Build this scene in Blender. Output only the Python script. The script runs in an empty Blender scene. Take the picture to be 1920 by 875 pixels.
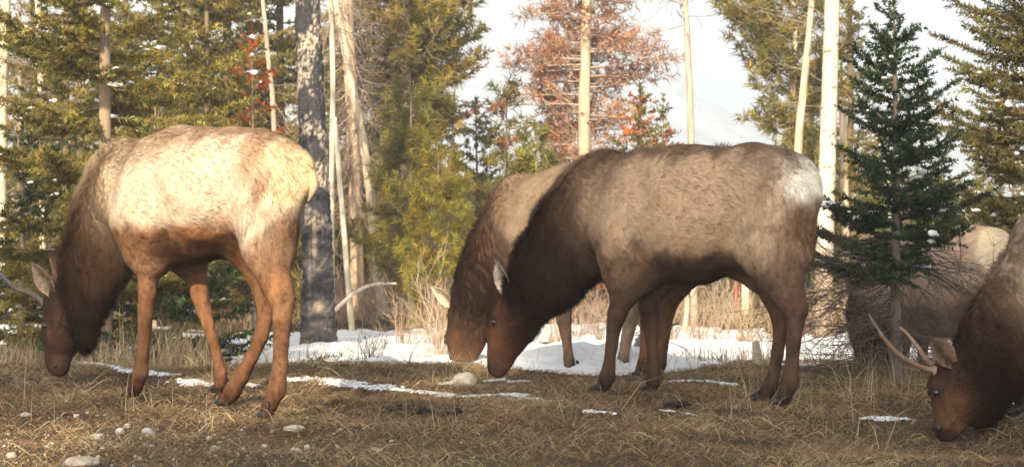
import bpy, math, random
import numpy as np
from mathutils import Vector, Matrix

# ------------------------------------------------------------------ camera, sky, sun, exposure
SC = bpy.context.scene
FPX, CX, HY, CAMZ = 3583.0, 960.0, 470.0, 0.8      # focal length in photo pixels, horizon row, eye height
cam_data = bpy.data.cameras.new('camera')
cam = bpy.data.objects.new('camera', cam_data); SC.collection.objects.link(cam)
cam.location = (0, 0, CAMZ); cam.rotation_euler = (math.radians(90), 0, 0)
cam_data.sensor_width = 36.0; cam_data.lens = 36.0*FPX/1920.0
cam_data.shift_y = (HY-437.5)/1920.0
cam_data.clip_start = 0.1; cam_data.clip_end = 20000
cam_data.dof.use_dof = True; cam_data.dof.focus_distance = 10.0; cam_data.dof.aperture_fstop = 6.3
SC.camera = cam

SUN_EL, SUN_AZ = math.radians(21), math.radians(12)   # height, and how far left of straight behind the camera
sun_pos = Vector((-math.sin(SUN_AZ)*math.cos(SUN_EL), -math.cos(SUN_AZ)*math.cos(SUN_EL), math.sin(SUN_EL)))
W = bpy.data.worlds.new('World'); SC.world = W; W.use_nodes = True
nt = W.node_tree; nt.nodes.clear()
wo = nt.nodes.new('ShaderNodeOutputWorld'); bg = nt.nodes.new('ShaderNodeBackground')
sky = nt.nodes.new('ShaderNodeTexSky'); sky.sky_type = 'NISHITA'; sky.sun_disc = False
sky.sun_elevation = SUN_EL; sky.sun_rotation = math.pi + SUN_AZ
sky.air_density = 1.0; sky.dust_density = 3.0; sky.ozone_density = 1.0
hs = nt.nodes.new('ShaderNodeHueSaturation'); hs.inputs['Saturation'].default_value = 0.35
nt.links.new(sky.outputs[0], hs.inputs['Color']); nt.links.new(hs.outputs[0], bg.inputs[0])
bg.inputs[1].default_value = 0.15
nt.links.new(bg.outputs[0], wo.inputs[0])
sl = bpy.data.lights.new('sun', 'SUN'); sl.energy = 5.0; sl.angle = math.radians(0.6); sl.color = (1.0, 0.845, 0.61)
so = bpy.data.objects.new('sun', sl); SC.collection.objects.link(so)
so.rotation_euler = (-sun_pos).to_track_quat('-Z', 'Y').to_euler(); so.location = sun_pos*40
SC.view_settings.view_transform = 'Standard'; SC.view_settings.look = 'None'
SC.view_settings.exposure = 0.80; SC.view_settings.gamma = 1.0
SC.cycles.max_bounces = 5; SC.cycles.diffuse_bounces = 3; SC.cycles.transmission_bounces = 3
SC.cycles.volume_bounces = 3; SC.cycles.use_denoising = True

# ------------------------------------------------------------------ helpers
R_ = np.random.default_rng(7)
def px2x(px, d): return (px-CX)/FPX*d
def px2z(py, d): return CAMZ+(HY-py)/FPX*d
def at(px, py, d): return np.array([px2x(px, d), d, px2z(py, d)])

def waves(seed, n, scale):
    r = np.random.default_rng(seed)
    k = r.normal(size=(n, 3)); k /= np.linalg.norm(k, axis=1)[:, None]
    return k*(2*np.pi/scale)*r.uniform(.6, 1.7, (n, 1)), r.uniform(0, 6.28, n)
_wc = {}
def noise(P, seed, scale, n=7):
    """smooth pseudo noise about -1..1 at points P (...,3)"""
    key = (seed, scale, n)
    if key not in _wc: _wc[key] = waves(seed, n, scale)
    k, ph = _wc[key]
    out = 0
    for i in range(n): out = out+np.sin(P[..., 0]*k[i, 0]+P[..., 1]*k[i, 1]+P[..., 2]*k[i, 2]+ph[i])
    return out/n*1.6
def p2(x, y): return np.stack([x, y, np.zeros_like(x)], -1)

def mk(name, V, F, mat, parent=None, col=None, smooth=False, nrm=None, loc=None, extra=None):
    """mesh object from vertex array and face index arrays"""
    V = np.asarray(V, np.float32).reshape(-1, 3)
    Fs = [np.asarray(f, np.int32) for f in (F if isinstance(F, list) else [F]) if len(f)]
    me = bpy.data.meshes.new(name)
    me.vertices.add(len(V)); me.vertices.foreach_set('co', V.ravel())
    nl = sum(f.size for f in Fs); nf = sum(len(f) for f in Fs)
    me.loops.add(nl); me.loops.foreach_set('vertex_index', np.concatenate([f.ravel() for f in Fs]))
    me.polygons.add(nf)
    tot = np.concatenate([np.full(len(f), f.shape[1], np.int32) for f in Fs])
    me.polygons.foreach_set('loop_start', np.concatenate([[0], np.cumsum(tot)[:-1]]).astype(np.int32))
    me.polygons.foreach_set('use_smooth', np.full(nf, smooth))
    me.update(calc_edges=True)
    if col is not None:
        a = me.color_attributes.new('Col', 'FLOAT_COLOR', 'POINT')
        c = np.ones((len(V), 4), np.float32); c[:, :3] = col
        a.data.foreach_set('color', c.ravel())
    if nrm is not None:
        me.normals_split_custom_set_from_vertices(np.asarray(nrm, np.float32).tolist())
    if mat: me.materials.append(mat)
    o = bpy.data.objects.new(name, me); SC.collection.objects.link(o)
    if parent is not None: o.parent = parent
    if loc is not None: o.location = loc
    return o

def tag(o, label=None, cat=None, group=None, kind=None):
    if label: o['label'] = label
    if cat: o['category'] = cat
    if group: o['group'] = group
    if kind: o['kind'] = kind
    return o
def root(name, loc, label, cat, group=None):
    o = bpy.data.objects.new(name, None); SC.collection.objects.link(o)
    o.location = loc; o.empty_display_size = .2
    return tag(o, label, cat, group)

def smooth01(x): x = np.clip(x, 0, 1); return x*x*(3-2*x)
def unit(v): return v/np.maximum(np.linalg.norm(v, axis=-1, keepdims=True), 1e-9)
def tubes(P, R, k=5, cap=True):
    """P (n,m,3) polylines, R (n,m) radii -> verts, quads"""
    P = np.asarray(P, float); R = np.asarray(R, float); n, m, _ = P.shape
    T = np.gradient(P, axis=1) if m > 2 else np.repeat(P[:, 1:]-P[:, :1], 2, 1)
    T = unit(T)
    ref = np.where(np.abs(T[:, :1, 2:3]) > .9, np.array([1., 0, 0]), np.array([0, 0, 1.]))
    A = unit(np.cross(T, np.broadcast_to(ref, T.shape))); B = np.cross(T, A)
    ang = np.arange(k)/k*2*np.pi
    V = P[:, :, None]+R[:, :, None, None]*(A[:, :, None]*np.cos(ang)[:, None]+B[:, :, None]*np.sin(ang)[:, None])
    i = np.arange(n)[:, None, None]*m*k; j = np.arange(m-1)[None, :, None]*k; q = np.arange(k)[None, None]
    q2 = (q+1) % k
    F = np.stack(np.broadcast_arrays(i+j+q, i+j+q2, i+j+k+q2, i+j+k+q), -1).reshape(-1, 4)
    return V.reshape(-1, 3), F
def merge(parts):
    Vs, Fs, o = [], [], 0
    for V, F in parts:
        Vs.append(V); Fs.append(F+o); o += len(V)
    return np.concatenate(Vs), np.concatenate(Fs)
def curve(pts, m):
    """resample a polyline smoothly to m points"""
    pts = np.asarray(pts, float); s = np.linspace(0, 1, len(pts)); t = np.linspace(0, 1, m)
    if len(pts) < 3: return np.stack([np.interp(t, s, pts[:, i]) for i in range(pts.shape[1])], 1)
    tt = t*(len(pts)-1); i = np.clip(tt.astype(int), 0, len(pts)-2); f = (tt-i)[:, None]
    e = np.vstack([2*pts[0]-pts[1], pts, 2*pts[-1]-pts[-2]])
    p0, p1, p2_, p3 = e[i], e[i+1], e[i+2], e[i+3]
    return .5*((2*p1)+(-p0+p2_)*f+(2*p0-5*p1+4*p2_-p3)*f*f+(-p0+3*p1-3*p2_+p3)*f**3)

# ------------------------------------------------------------------ materials
def new_mat(name):
    m = bpy.data.materials.new(name); m.use_nodes = True
    b = m.node_tree.nodes['Principled BSDF']
    b.inputs['Specular IOR Level'].default_value = .2
    return m, m.node_tree, b
def N(t, kind, **kw):
    n = t.nodes.new(kind)
    for k, v in kw.items(): setattr(n, k, v)
    return n
def tex_noise(t, scale, detail=4, rough=.6, vec=None):
    n = N(t, 'ShaderNodeTexNoise'); n.inputs['Scale'].default_value = scale
    n.inputs['Detail'].default_value = detail; n.inputs['Roughness'].default_value = rough
    if vec: t.links.new(vec, n.inputs['Vector'])
    return n
def ramp(t, fac, stops):
    r = N(t, 'ShaderNodeValToRGB'); e = r.color_ramp.elements
    while len(e) < len(stops): e.new(.5)
    for i, (p, c) in enumerate(stops):
        e[i].position = p; e[i].color = (*c, 1) if len(c) == 3 else c
    t.links.new(fac, r.inputs[0]); return r
def bump(t, b, h, strength, dist=.02):
    n = N(t, 'ShaderNodeBump'); n.inputs['Strength'].default_value = strength; n.inputs['Distance'].default_value = dist
    t.links.new(h, n.inputs['Height']); t.links.new(n.outputs[0], b.inputs['Normal'])
def mixc(t, fac, a, b, mode='MIX'):
    m = N(t, 'ShaderNodeMix', data_type='RGBA', blend_type=mode)
    for s, v in ((0, fac), (6, a), (7, b)):
        if hasattr(v, 'is_output'): t.links.new(v, m.inputs[s])
        elif isinstance(v, (int, float)): m.inputs[s].default_value = v
        else: m.inputs[s].default_value = (*v, 1)
    return m.outputs[2]
def attr_mat(name, rough=.85, nscale=None, namt=.3, trans=0, spec=.2, stretch=None):
    m, t, b = new_mat(name)
    a = N(t, 'ShaderNodeVertexColor', layer_name='Col'); c = a.outputs[0]
    if nscale:
        co = N(t, 'ShaderNodeTexCoord').outputs['Object']
        if stretch:
            mp = N(t, 'ShaderNodeMapping'); mp.inputs['Scale'].default_value = stretch
            t.links.new(co, mp.inputs['Vector']); co = mp.outputs[0]
        n = tex_noise(t, nscale, 5, .65, co)
        r = ramp(t, n.outputs[0], [(.25, (1-namt,)*3), (.75, (1+namt,)*3)])
        c = mixc(t, 1.0, c, r.outputs[0], 'MULTIPLY')
    t.links.new(c, b.inputs['Base Color']); b.inputs['Roughness'].default_value = rough
    b.inputs['Specular IOR Level'].default_value = spec
    if trans:
        tr = N(t, 'ShaderNodeBsdfTranslucent'); t.links.new(c, tr.inputs[0])
        ms = N(t, 'ShaderNodeMixShader'); ms.inputs[0].default_value = trans
        t.links.new(b.outputs[0], ms.inputs[1]); t.links.new(tr.outputs[0], ms.inputs[2])
        t.links.new(ms.outputs[0], t.nodes['Material Output'].inputs[0])
    return m
def flat_mat(name, c, rough=.7, spec=.3, nscale=0, namt=.3):
    m, t, b = new_mat(name)
    b.inputs['Base Color'].default_value = (*c, 1); b.inputs['Roughness'].default_value = rough
    b.inputs['Specular IOR Level'].default_value = spec
    if nscale:
        n = tex_noise(t, nscale, 5, .6, N(t, 'ShaderNodeTexCoord').outputs['Object'])
        r = ramp(t, n.outputs[0], [(.3, tuple(x*(1-namt) for x in c)), (.7, tuple(min(1, x*(1+namt)) for x in c))])
        t.links.new(r.outputs[0], b.inputs['Base Color']); bump(t, b, n.outputs[0], .4, .01)
    return m
M_COAT = attr_mat('coat', .9, 60, .18, spec=.08)
M_FUR = attr_mat('fur', .75, spec=.10, trans=.6)
M_NEEDLE = attr_mat('needles', .6, trans=.5, spec=.25)
M_WOOD = attr_mat('wood', .9, 14, .35, stretch=(1, 1, .25))
M_TWIG = attr_mat('twigs', .85)
M_GRASS = attr_mat('grass', .75, trans=.3)
M_HOOF = flat_mat('hoof', (.02, .016, .014), .45, .4, 60, .4)
M_EYE = flat_mat('eye', (.012, .007, .005), .08, .6)
M_NOSE = flat_mat('nose', (.016, .011, .01), .35, .5, 120, .4)
M_ANTLER_GREY = flat_mat('grey_antler', (.13, .10, .08), .6, .3, 40, .35)
M_ANTLER = flat_mat('antler', (.25, .16, .10), .6, .3, 40, .35)
def snow_mat():
    m, t, b = new_mat('snow')
    co = N(t, 'ShaderNodeTexCoord').outputs['Object']
    n = tex_noise(t, 9, 6, .6, co); n2 = tex_noise(t, 90, 3, .6, co)
    r = ramp(t, n.outputs[0], [(.3, (.74, .76, .79)), (.6, (.86, .87, .88))])
    sp = tex_noise(t, 55, 5, .75, co); rs = ramp(t, sp.outputs[0], [(.66, (0, 0, 0)), (.74, (1, 1, 1))])
    t.links.new(mixc(t, rs.outputs[0], r.outputs[0], (.38, .31, .24)), b.inputs['Base Color']); b.inputs['Roughness'].default_value = .6
    b.inputs['Subsurface Weight'].default_value = 0
    h = mixc(t, .3, n.outputs[0], n2.outputs[0]); bump(t, b, h, .5, .03)
    return m
M_SNOW = snow_mat()
# ------------------------------------------------------------------ elk: smooth-union body, surface nets, fur
def smin(a, b, k):
    h = np.maximum(k-np.abs(a-b), 0)/k
    return np.minimum(a, b)-h*h*k*.25
def seg_d(P, a, b, ra, rb, sa, sb):
    ab = b-a; L2 = max(float(ab@ab), 1e-9)
    t = np.clip(((P-a)@ab)/L2, 0, 1)
    Dv = P-(a+t[..., None]*ab)
    s = sa+(sb-sa)*t
    q = np.sqrt(Dv[..., 0]**2+(Dv[..., 1]/s)**2+Dv[..., 2]**2)
    return q-(ra+(rb-ra)*t), t
def surface_nets(F, org, h):
    nx, ny, nz = F.shape; S = F < 0
    C = [(i, j, k) for i in (0, 1) for j in (0, 1) for k in (0, 1)]
    cnt = sum(S[i:nx-1+i, j:ny-1+j, k:nz-1+k].astype(np.int8) for i, j, k in C)
    act = (cnt > 0) & (cnt < 8)
    idx = np.full(act.shape, -1, np.int64); ii = np.argwhere(act); idx[act] = np.arange(len(ii))
    acc = np.zeros((len(ii), 3)); n = np.zeros(len(ii))
    for a in C:
        for ax in range(3):
            if a[ax] == 0:
                b = list(a); b[ax] = 1
                fa = F[ii[:, 0]+a[0], ii[:, 1]+a[1], ii[:, 2]+a[2]]; fb = F[ii[:, 0]+b[0], ii[:, 1]+b[1], ii[:, 2]+b[2]]
                m = (fa < 0) != (fb < 0)
                t = fa[m]/(fa[m]-fb[m])
                p = np.tile(np.array(a, float), (len(t), 1)); p[:, ax] = t
                acc[m] += p; n[m] += 1
    V = (ii+acc/n[:, None])*h+org
    Q = []
    for ax in range(3):
        sl0 = [slice(1, -1)]*3; sl1 = [slice(1, -1)]*3
        sl0[ax] = slice(0, -1); sl1[ax] = slice(1, None)
        s0, s1 = S[tuple(sl0)], S[tuple(sl1)]
        e = np.argwhere(s0 != s1); fl = s0[s0 != s1]
        off = np.array([1, 1, 1]); off[ax] = 0
        e = e+off
        o1, o2 = [(1, 2), (2, 0), (0, 1)][ax]
        def cell(d1, d2):
            c = e.copy(); c[:, o1] -= d1; c[:, o2] -= d2
            return idx[c[:, 0], c[:, 1], c[:, 2]]
        q = np.stack([cell(1, 1), cell(0, 1), cell(0, 0), cell(1, 0)], 1)
        q[~fl] = q[~fl][:, ::-1]
        Q.append(q[(q >= 0).all(1)])
    return V, np.concatenate(Q)
def vnormals(V, Q):
    n = np.cross(V[Q[:, 2]]-V[Q[:, 0]], V[Q[:, 3]]-V[Q[:, 1]])
    out = np.zeros_like(V)
    for i in range(4): np.add.at(out, Q[:, i], n)
    return unit(out)

HOOF_POINTS = []          # where hooves stand, so that the turf meets them
class Elk:
    """local frame: u forward, v towards the far side, w up; origin on the ground under the body"""
    def __init__(s, ox, oy, heading):
        s.O = np.array([ox, oy]); a = math.radians(heading)
        s.h = np.array([-math.cos(a), math.sin(a)]); s.l = np.array([math.sin(a), math.cos(a)])
    def un(s, px, py, v):
        kx = (px-CX)/FPX
        u = (kx*(s.O[1]+v*s.l[1])-s.O[0]-v*s.l[0])/(s.h[0]-kx*s.h[1])
        Y = s.O[1]+u*s.h[1]+v*s.l[1]
        return np.array([u, v, px2z(py, Y)]), Y
    def st(s, px, py, r, v=0.):
        p, Y = s.un(px, py, v); return p, r/FPX*Y
    def world(s, P):
        P = np.asarray(P, float)
        return np.stack([s.O[0]+P[..., 0]*s.h[0]+P[..., 1]*s.l[0], s.O[1]+P[..., 0]*s.h[1]+P[..., 1]*s.l[1], P[..., 2]], -1)
    def dirw(s, P):
        P = np.asarray(P, float)
        return np.stack([P[..., 0]*s.h[0]+P[..., 1]*s.l[0], P[..., 0]*s.h[1]+P[..., 1]*s.l[1], P[..., 2]], -1)
    def hoof(s, px, py, lo, hi):
        Y = CAMZ*FPX/(py-HY); X = px2x(px, Y); d = np.array([X, Y])-s.O
        v = float(np.clip(d@s.l, lo, hi)); return s.un(px, py, v)[0]

def hoof_mesh():
    h = .0075; g = np.stack(np.meshgrid(np.arange(-.09, .11, h), np.arange(-.06, .061, h), np.arange(-.01, .13, h), indexing='ij'), -1)
    F = np.full(g.shape[:3], .3)
    for sgn in (-1, 1):
        d1 = seg_d(g, np.array([-.012, sgn*.019, .034]), np.array([.058, sgn*.017, .012]), .026, .013, .72, .8)[0]
        F = smin(F, d1, .004)
        d2 = seg_d(g, np.array([-.045, sgn*.02, .088]), np.array([-.056, sgn*.022, .066]), .012, .007, 1, 1)[0]
        F = np.minimum(F, d2)
    F = np.maximum(F, -(g[..., 2]+.002))
    return surface_nets(F, np.array([-.09, -.06, -.01]), h)
HOOF_V, HOOF_Q = hoof_mesh()

def ear_mesh(base, tip, opening, wid):
    ax = tip-base; L = np.linalg.norm(ax); ax = ax/L
    op = opening-ax*(opening@ax); op /= np.linalg.norm(op); sd = np.cross(ax, op)
    ns, n_t = 14, 9
    s_ = np.linspace(0, 1, ns); t_ = np.linspace(-1, 1, n_t)
    wd = wid*np.interp(s_, [0, .12, .35, .6, .85, 1], [.42, .62, 1, .9, .45, .03])
    P = []
    for lay in (0, 1):
        cup = .85-.5*s_
        X = base+ax*(s_[:, None, None]*L)+sd*(t_[None, :, None]*wd[:, None, None])
        X = X-op*(((1-t_**2)[None, :]*(wd*cup)[:, None])[..., None])
        X = X-ax*((t_**2)[None, :, None]*.0)
        if lay: X = X-op*(.004+.006*(1-t_**2)[None, :, None])
        P.append(X.reshape(-1, 3))
    q = []
    for i in range(ns-1):
        for j in range(n_t-1):
            a = i*n_t+j; q.append((a, a+1, a+n_t+1, a+n_t))
    q = np.array(q); o = ns*n_t
    side = []
    for i in range(ns-1):
        for j in (0, n_t-1):
            a = i*n_t+j; b = a+n_t; side.append((a, b, b+o, a+o))
    return np.concatenate(P), np.concatenate([q, q[:, ::-1]+o, np.array(side)]), o, s_, t_

def mke(name, V, F, *a, **k):
    """the elk frame is left handed: turn the faces round so that they look outwards"""
    return mk(name, V, [np.asarray(f)[:, ::-1] for f in (F if isinstance(F, list) else [F])], *a, **k)
def build_elk(name, label, E, D, group='elk grazing in the clearing'):
    rng = np.random.default_rng(D['seed'])
    parts = []            # (key, list of (p, r, s, color), len, flow, lift)
    def chain(key, sts, v, cols, ln, flow, lift, k):
        out = []
        for i, q in enumerate(sts):
            vv = v[i] if isinstance(v, (list, tuple, np.ndarray)) else v
            if len(q) > 4: vv = q[4]
            p, r = E.st(q[0], q[1], q[2], vv)
            ls = q[3] if len(q) > 3 else 1.0          # seen obliquely, a narrow limb looks narrower than it is deep
            ob = math.hypot(abs(E.h[0]), ls*abs(E.h[1]))
            r *= 1.0 if key[0] == 'l' and i < 2 else {'h': 1/ob, 'l': 1/ob, 'n': .5+.5/ob}.get(key[0], 1.0)
            out.append((p, r, q[3] if len(q) > 3 else 1.0, np.array(cols[min(i, len(cols)-1)])))
        parts.append((key, out, ln, np.array(flow, float), lift, k))
        return out
    chain('torso', D['torso'], 0, D['c_torso'], .026, (-1, 0, -.35), .15, .05)
    for ex in D.get('extra', []):        # muscle masses, mirrored on both sides
        for sg in (-1, 1):
            a = [(q[0], q[1], q[2], q[3], 0) for q in ex['st']]
            out = []
            for q in ex['st']:
                p, r = E.st(q[0], q[1], q[2], -abs(q[4])); p = p.copy(); p[1] = sg*abs(q[4])
                if sg > 0: p[0] += ex.get('far', 0)
                out.append((p, r, q[3], np.array(ex['c'])))
            parts.append(('torso', out, .026, np.array(ex.get('flow', (-1, 0, -.4)), float), .15, .16))
    chain('neck', D['neck'], 0, D['c_neck'], .066, (-.45, 0, -.55), .50, .07)
    chain('head', D['head'], 0, D['c_head'], .013, (-.2, 0, .9), .3, .03)
    hoofs = []
    for key, L in D['legs'].items():
        sg = -1 if key[0] == 'N' else 1
        v0 = sg*L.get('v', .15)
        hp = E.hoof(*L['hoof'], *((-.30, -.10) if sg < 0 else (.10, .30))) if 'hv' not in L else E.un(*L['hoof'], L['hv'])[0]
        n = len(L['st']); vs = [v0+(hp[1]-v0)*min(1, (i/(n-1)))**.9 for i in range(n)]
        chain('leg'+key, [q if len(q) > 3 else (*q, .88 if i < 3 else .82) for i, q in enumerate(L['st'])], vs, L['c'], .014, (-.1, 0, -1), .24, .13)
        hoofs.append((key, hp))
        HOOF_POINTS.append((*E.world(hp)[:2], hp[2]))
    allp = np.array([p for k in parts for (p, r, s, c) in k[1]]); allr = np.array([r for k in parts for (p, r, s, c) in k[1]])
    h = D.get('h', .0145)
    lo = (allp-allr[:, None]).min(0)-.05; hi = (allp+allr[:, None]).max(0)+.05
    dims = np.ceil((hi-lo)/h).astype(int)+1
    ax = [lo[i]+np.arange(dims[i])*h for i in range(3)]
    F = np.full(dims, .3)
    for key, sts, ln, fl, lf, k in parts:
        for i in range(max(1, len(sts)-1)):
            a = sts[i]; b = sts[min(i+1, len(sts)-1)]
            rm = max(a[1], b[1])+.12
            l_ = np.minimum(a[0], b[0])-rm; h_ = np.maximum(a[0], b[0])+rm
            i0 = np.maximum(((l_-lo)/h).astype(int), 0); i1 = np.minimum(((h_-lo)/h).astype(int)+2, dims)
            slc = tuple(slice(i0[j], i1[j]) for j in range(3))
            g = np.stack(np.meshgrid(*[ax[j][slc[j]] for j in range(3)], indexing='ij'), -1)
            d, t = seg_d(g, a[0], b[0], a[1], b[1], a[2], b[2])
            kk = k if i == 0 or (key[:3] == 'leg' and i < 2) or (key[0] == 't' and k > .1) else min(k, max(.012, .35*min(a[1], b[1])))
            F[slc] = smin(F[slc], d, kk)
    def hit(px, py):
        for q in list(range(0, 34, 2)):
            for v in np.arange(-.4, .06, .004):
                p, _ = E.un(px+q, py, v)
                i = np.round((p-lo)/h).astype(int)
                if (i >= 0).all() and (i < dims).all() and F[tuple(i)] < 0: return p
        return E.un(px, py, -.05)[0]
    eyes = []
    if 'eye' in D:
        e0 = hit(*D['eye']); e0[1] = min(e0[1], -.03); eyes.append(e0)
        for sg in (-1, 1):
            c = e0.copy(); c[1] = sg*abs(e0[1])
            up = c+np.array([.004, -sg*.012, .030])
            i0 = np.maximum(((c-.12-lo)/h).astype(int), 0); i1 = np.minimum(((c+.12-lo)/h).astype(int)+2, dims); slc = tuple(slice(i0[j], i1[j]) for j in range(3))
            g = np.stack(np.meshgrid(*[ax[j][slc[j]] for j in range(3)], indexing='ij'), -1)
            F[slc] = smin(F[slc], np.sqrt(((g-up)**2).sum(-1))-.022, .03)
    hq = [q for k in parts if k[0] == 'head' for q in k[1]]; A_, B_ = hq[0][0], hq[-1][0]; hxx = unit((B_-A_)[None])[0]; hl_ = np.linalg.norm(B_-A_)
    fwd = np.array([1., 0, 0]); fwd = unit((fwd-hxx*(fwd@hxx))[None])[0]; rt_, re_ = hq[0][1], hq[-1][1]
    for sg in (-1, 1):
        for c, r, amp in ((A_+hxx*hl_*.30-fwd*rt_*.45+np.array([0, sg*rt_*.42, 0]), rt_*.55, -.016), (A_+hxx*hl_*.52+fwd*rt_*.20+np.array([0, sg*rt_*.46, 0]), rt_*.30, .012),
                          (B_+fwd*re_*.35+np.array([0, sg*re_*.55, 0]), re_*.6, -.012), (B_-hxx*re_*.3-fwd*re_*.55+np.array([0, sg*re_*.9, 0]), re_*.45, .013)):
            i0 = np.maximum(((c-r*3-lo)/h).astype(int), 0); i1 = np.minimum(((c+r*3-lo)/h).astype(int)+2, dims); slc = tuple(slice(i0[j], i1[j]) for j in range(3))
            g = np.stack(np.meshgrid(*[ax[j][slc[j]] for j in range(3)], indexing='ij'), -1)
            F[slc] += amp*np.exp(-((g-c)**2).sum(-1)/r**2*1.2)
    # lumps of muscle and bone under the hide, strongest on the trunk
    gg = np.stack(np.meshgrid(*ax, indexing='ij'), -1).astype(np.float32)
    F += (.0085*noise(gg, 15, .30, 5)+.005*noise(gg, 16, .13, 5))*np.clip((gg[..., 2]-.45)/.25, .28, 1)
    for cv in D.get('carve', []):            # hollows of the flank and behind the elbow, both sides
        p, r = E.st(cv[0], cv[1], cv[2], -cv[3])
        for sg in (-1, 1):
            q = p.copy(); q[1] *= sg*-1 if sg > 0 else 1
            dd = np.sqrt(((gg[..., 0]-q[0])/(r*cv[4]))**2+((gg[..., 1]-q[1])/r)**2+((gg[..., 2]-q[2])/r)**2)
            F += cv[5]*np.exp(-dd**2*1.5)
    V, Q = surface_nets(F, lo, h)
    # light relaxation
    for _ in range(2):
        acc = np.zeros_like(V); c = np.zeros(len(V))
        for i in range(4):
            np.add.at(acc, Q[:, i], V[Q[:, (i+1) % 4]]+V[Q[:, (i-1) % 4]]); np.add.at(c, Q[:, i], 2)
        V = V*.5+.5*acc/np.maximum(c, 1)[:, None]
    Nn = vnormals(V, Q)
    # coat: colour, hair length and hair direction from the nearest anatomy, then patches
    ds, cs, lens, flows, lifts, keys = [], [], [], [], [], []
    for key, sts, ln, fl, lf, k in parts:
        best = np.full(len(V), 9.); col = np.zeros((len(V), 3))
        for i in range(max(1, len(sts)-1)):
            a = sts[i]; b = sts[min(i+1, len(sts)-1)]
            d, t = seg_d(V, a[0], b[0], a[1], b[1], a[2], b[2])
            m = d < best; best[m] = d[m]; col[m] = (a[3]+(b[3]-a[3])*t[:, None])[m]
        ds.append(best); cs.append(col); lens.append(ln); flows.append(fl); lifts.append(lf); keys.append(key)
    ds = np.array(ds); w = np.exp(-(ds-ds.min(0))/.036); w /= w.sum(0)
    col = (w[..., None]*np.array(cs)).sum(0)
    hl = (w*np.array(lens)[:, None]).sum(0); flow = (w[..., None]*np.array(flows)[:, None]).sum(0)
    lift = (w*np.array(lifts)[:, None]).sum(0)
    wn = sum(w[i] for i, k in enumerate(keys) if k == 'neck')
    jit = np.stack([noise(V, 11, .22), noise(V, 12, .22)], -1)*.022+np.stack([noise(V, 13, .05), noise(V, 14, .05)], -1)*.010
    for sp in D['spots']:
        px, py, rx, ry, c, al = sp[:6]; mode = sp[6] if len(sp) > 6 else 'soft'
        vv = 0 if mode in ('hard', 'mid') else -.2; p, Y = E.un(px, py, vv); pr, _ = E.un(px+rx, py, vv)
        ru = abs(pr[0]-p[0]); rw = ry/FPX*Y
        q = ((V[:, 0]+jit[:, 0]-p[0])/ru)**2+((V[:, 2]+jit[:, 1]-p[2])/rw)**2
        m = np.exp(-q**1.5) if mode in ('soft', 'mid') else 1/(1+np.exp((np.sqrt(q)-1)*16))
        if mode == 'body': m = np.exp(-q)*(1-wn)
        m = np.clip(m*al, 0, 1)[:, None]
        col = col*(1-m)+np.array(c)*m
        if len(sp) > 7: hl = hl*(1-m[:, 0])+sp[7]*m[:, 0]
    if 'belly' in D:          # dark underside and brown lower flank
        wt, c1, c2 = D['belly']; tw = sum(w[i] for i, k in enumerate(keys) if k == 'torso')
        wj = V[:, 2]+.028*noise(V, 17, .16)+.012*noise(V, 18, .05)
        m = (smooth01((wt-wj)/.075)*tw*.92)[:, None]; col = col*(1-m)+np.array(c1)*m
        m = (smooth01((wt-.045-wj+.04*noise(V, 19, .3))/.06)*tw*.85)[:, None]; col = col*(1-m)+np.array(c2)*m
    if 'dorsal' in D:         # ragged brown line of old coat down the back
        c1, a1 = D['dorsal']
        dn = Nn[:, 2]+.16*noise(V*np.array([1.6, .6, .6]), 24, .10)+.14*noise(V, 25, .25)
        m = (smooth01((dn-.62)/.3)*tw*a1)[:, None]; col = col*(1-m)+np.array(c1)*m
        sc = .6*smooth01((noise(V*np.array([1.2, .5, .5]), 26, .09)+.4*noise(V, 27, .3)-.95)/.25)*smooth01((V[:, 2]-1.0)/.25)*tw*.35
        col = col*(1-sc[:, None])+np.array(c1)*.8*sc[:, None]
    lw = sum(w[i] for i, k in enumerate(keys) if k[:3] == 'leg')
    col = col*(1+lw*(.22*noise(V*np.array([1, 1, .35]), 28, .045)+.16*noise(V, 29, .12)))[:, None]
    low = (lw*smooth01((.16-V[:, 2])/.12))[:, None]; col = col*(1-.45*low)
    # head: dark bridge of the nose and muzzle, paler chin
    hp_ = [q for k in parts if k[0] == 'head' for q in k[1]]; h0, h1 = hp_[0][0], hp_[-1][0]; hx = h1-h0; hL = np.linalg.norm(hx); hx = hx/hL
    fw_ = np.array([1., 0, 0]); fw_ = unit((fw_-hx*(fw_@hx))[None])[0]
    ht = (V-h0)@hx/hL; hf = (V-h0)@fw_; hw = np.clip(sum(w[i] for i, k in enumerate(keys) if k == 'head')*1.2, 0, 1)*smooth01((ht+.2)/.3)
    for msk, c_, al_ in ((smooth01((hf-.045)/.05)*smooth01((1.0-ht)/.3), (.055, .030, .018), .6), (smooth01((ht-.86)/.2)*smooth01((hf+.01)/.03), (.030, .020, .016), .85),
                         (smooth01((ht-.72)/.1)*smooth01((-.012-hf)/.02)*smooth01((1.02-ht)/.1), (.16, .10, .065), .35), (smooth01((-.03-hf)/.05)*smooth01((.7-ht)/.3), (.06, .033, .02), .6),
                         (np.exp(-((ht-.38)/.16)**2)*np.exp(-((hf-.0)/.035)**2), (.15, .075, .036), .5)):
        m = (msk*hw*al_)[:, None]; col = col*(1-m)+np.array(c_)*m
    if eyes:
        de = np.sqrt(((V-eyes[0])[:, 0])**2+(np.abs(V[:, 1])-abs(eyes[0][1]))**2+((V-eyes[0])[:, 2])**2)
        m = (np.exp(-(de/.030)**2)*.85*hw)[:, None]; col = col*(1-m)+np.array((.028, .017, .012))*m
    mot = 1+.10*noise(V, 21, .16)+.09*noise(V, 22, .05)+.09*noise(V*np.array([1, 1, 2.5]), 23, .03)
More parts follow.
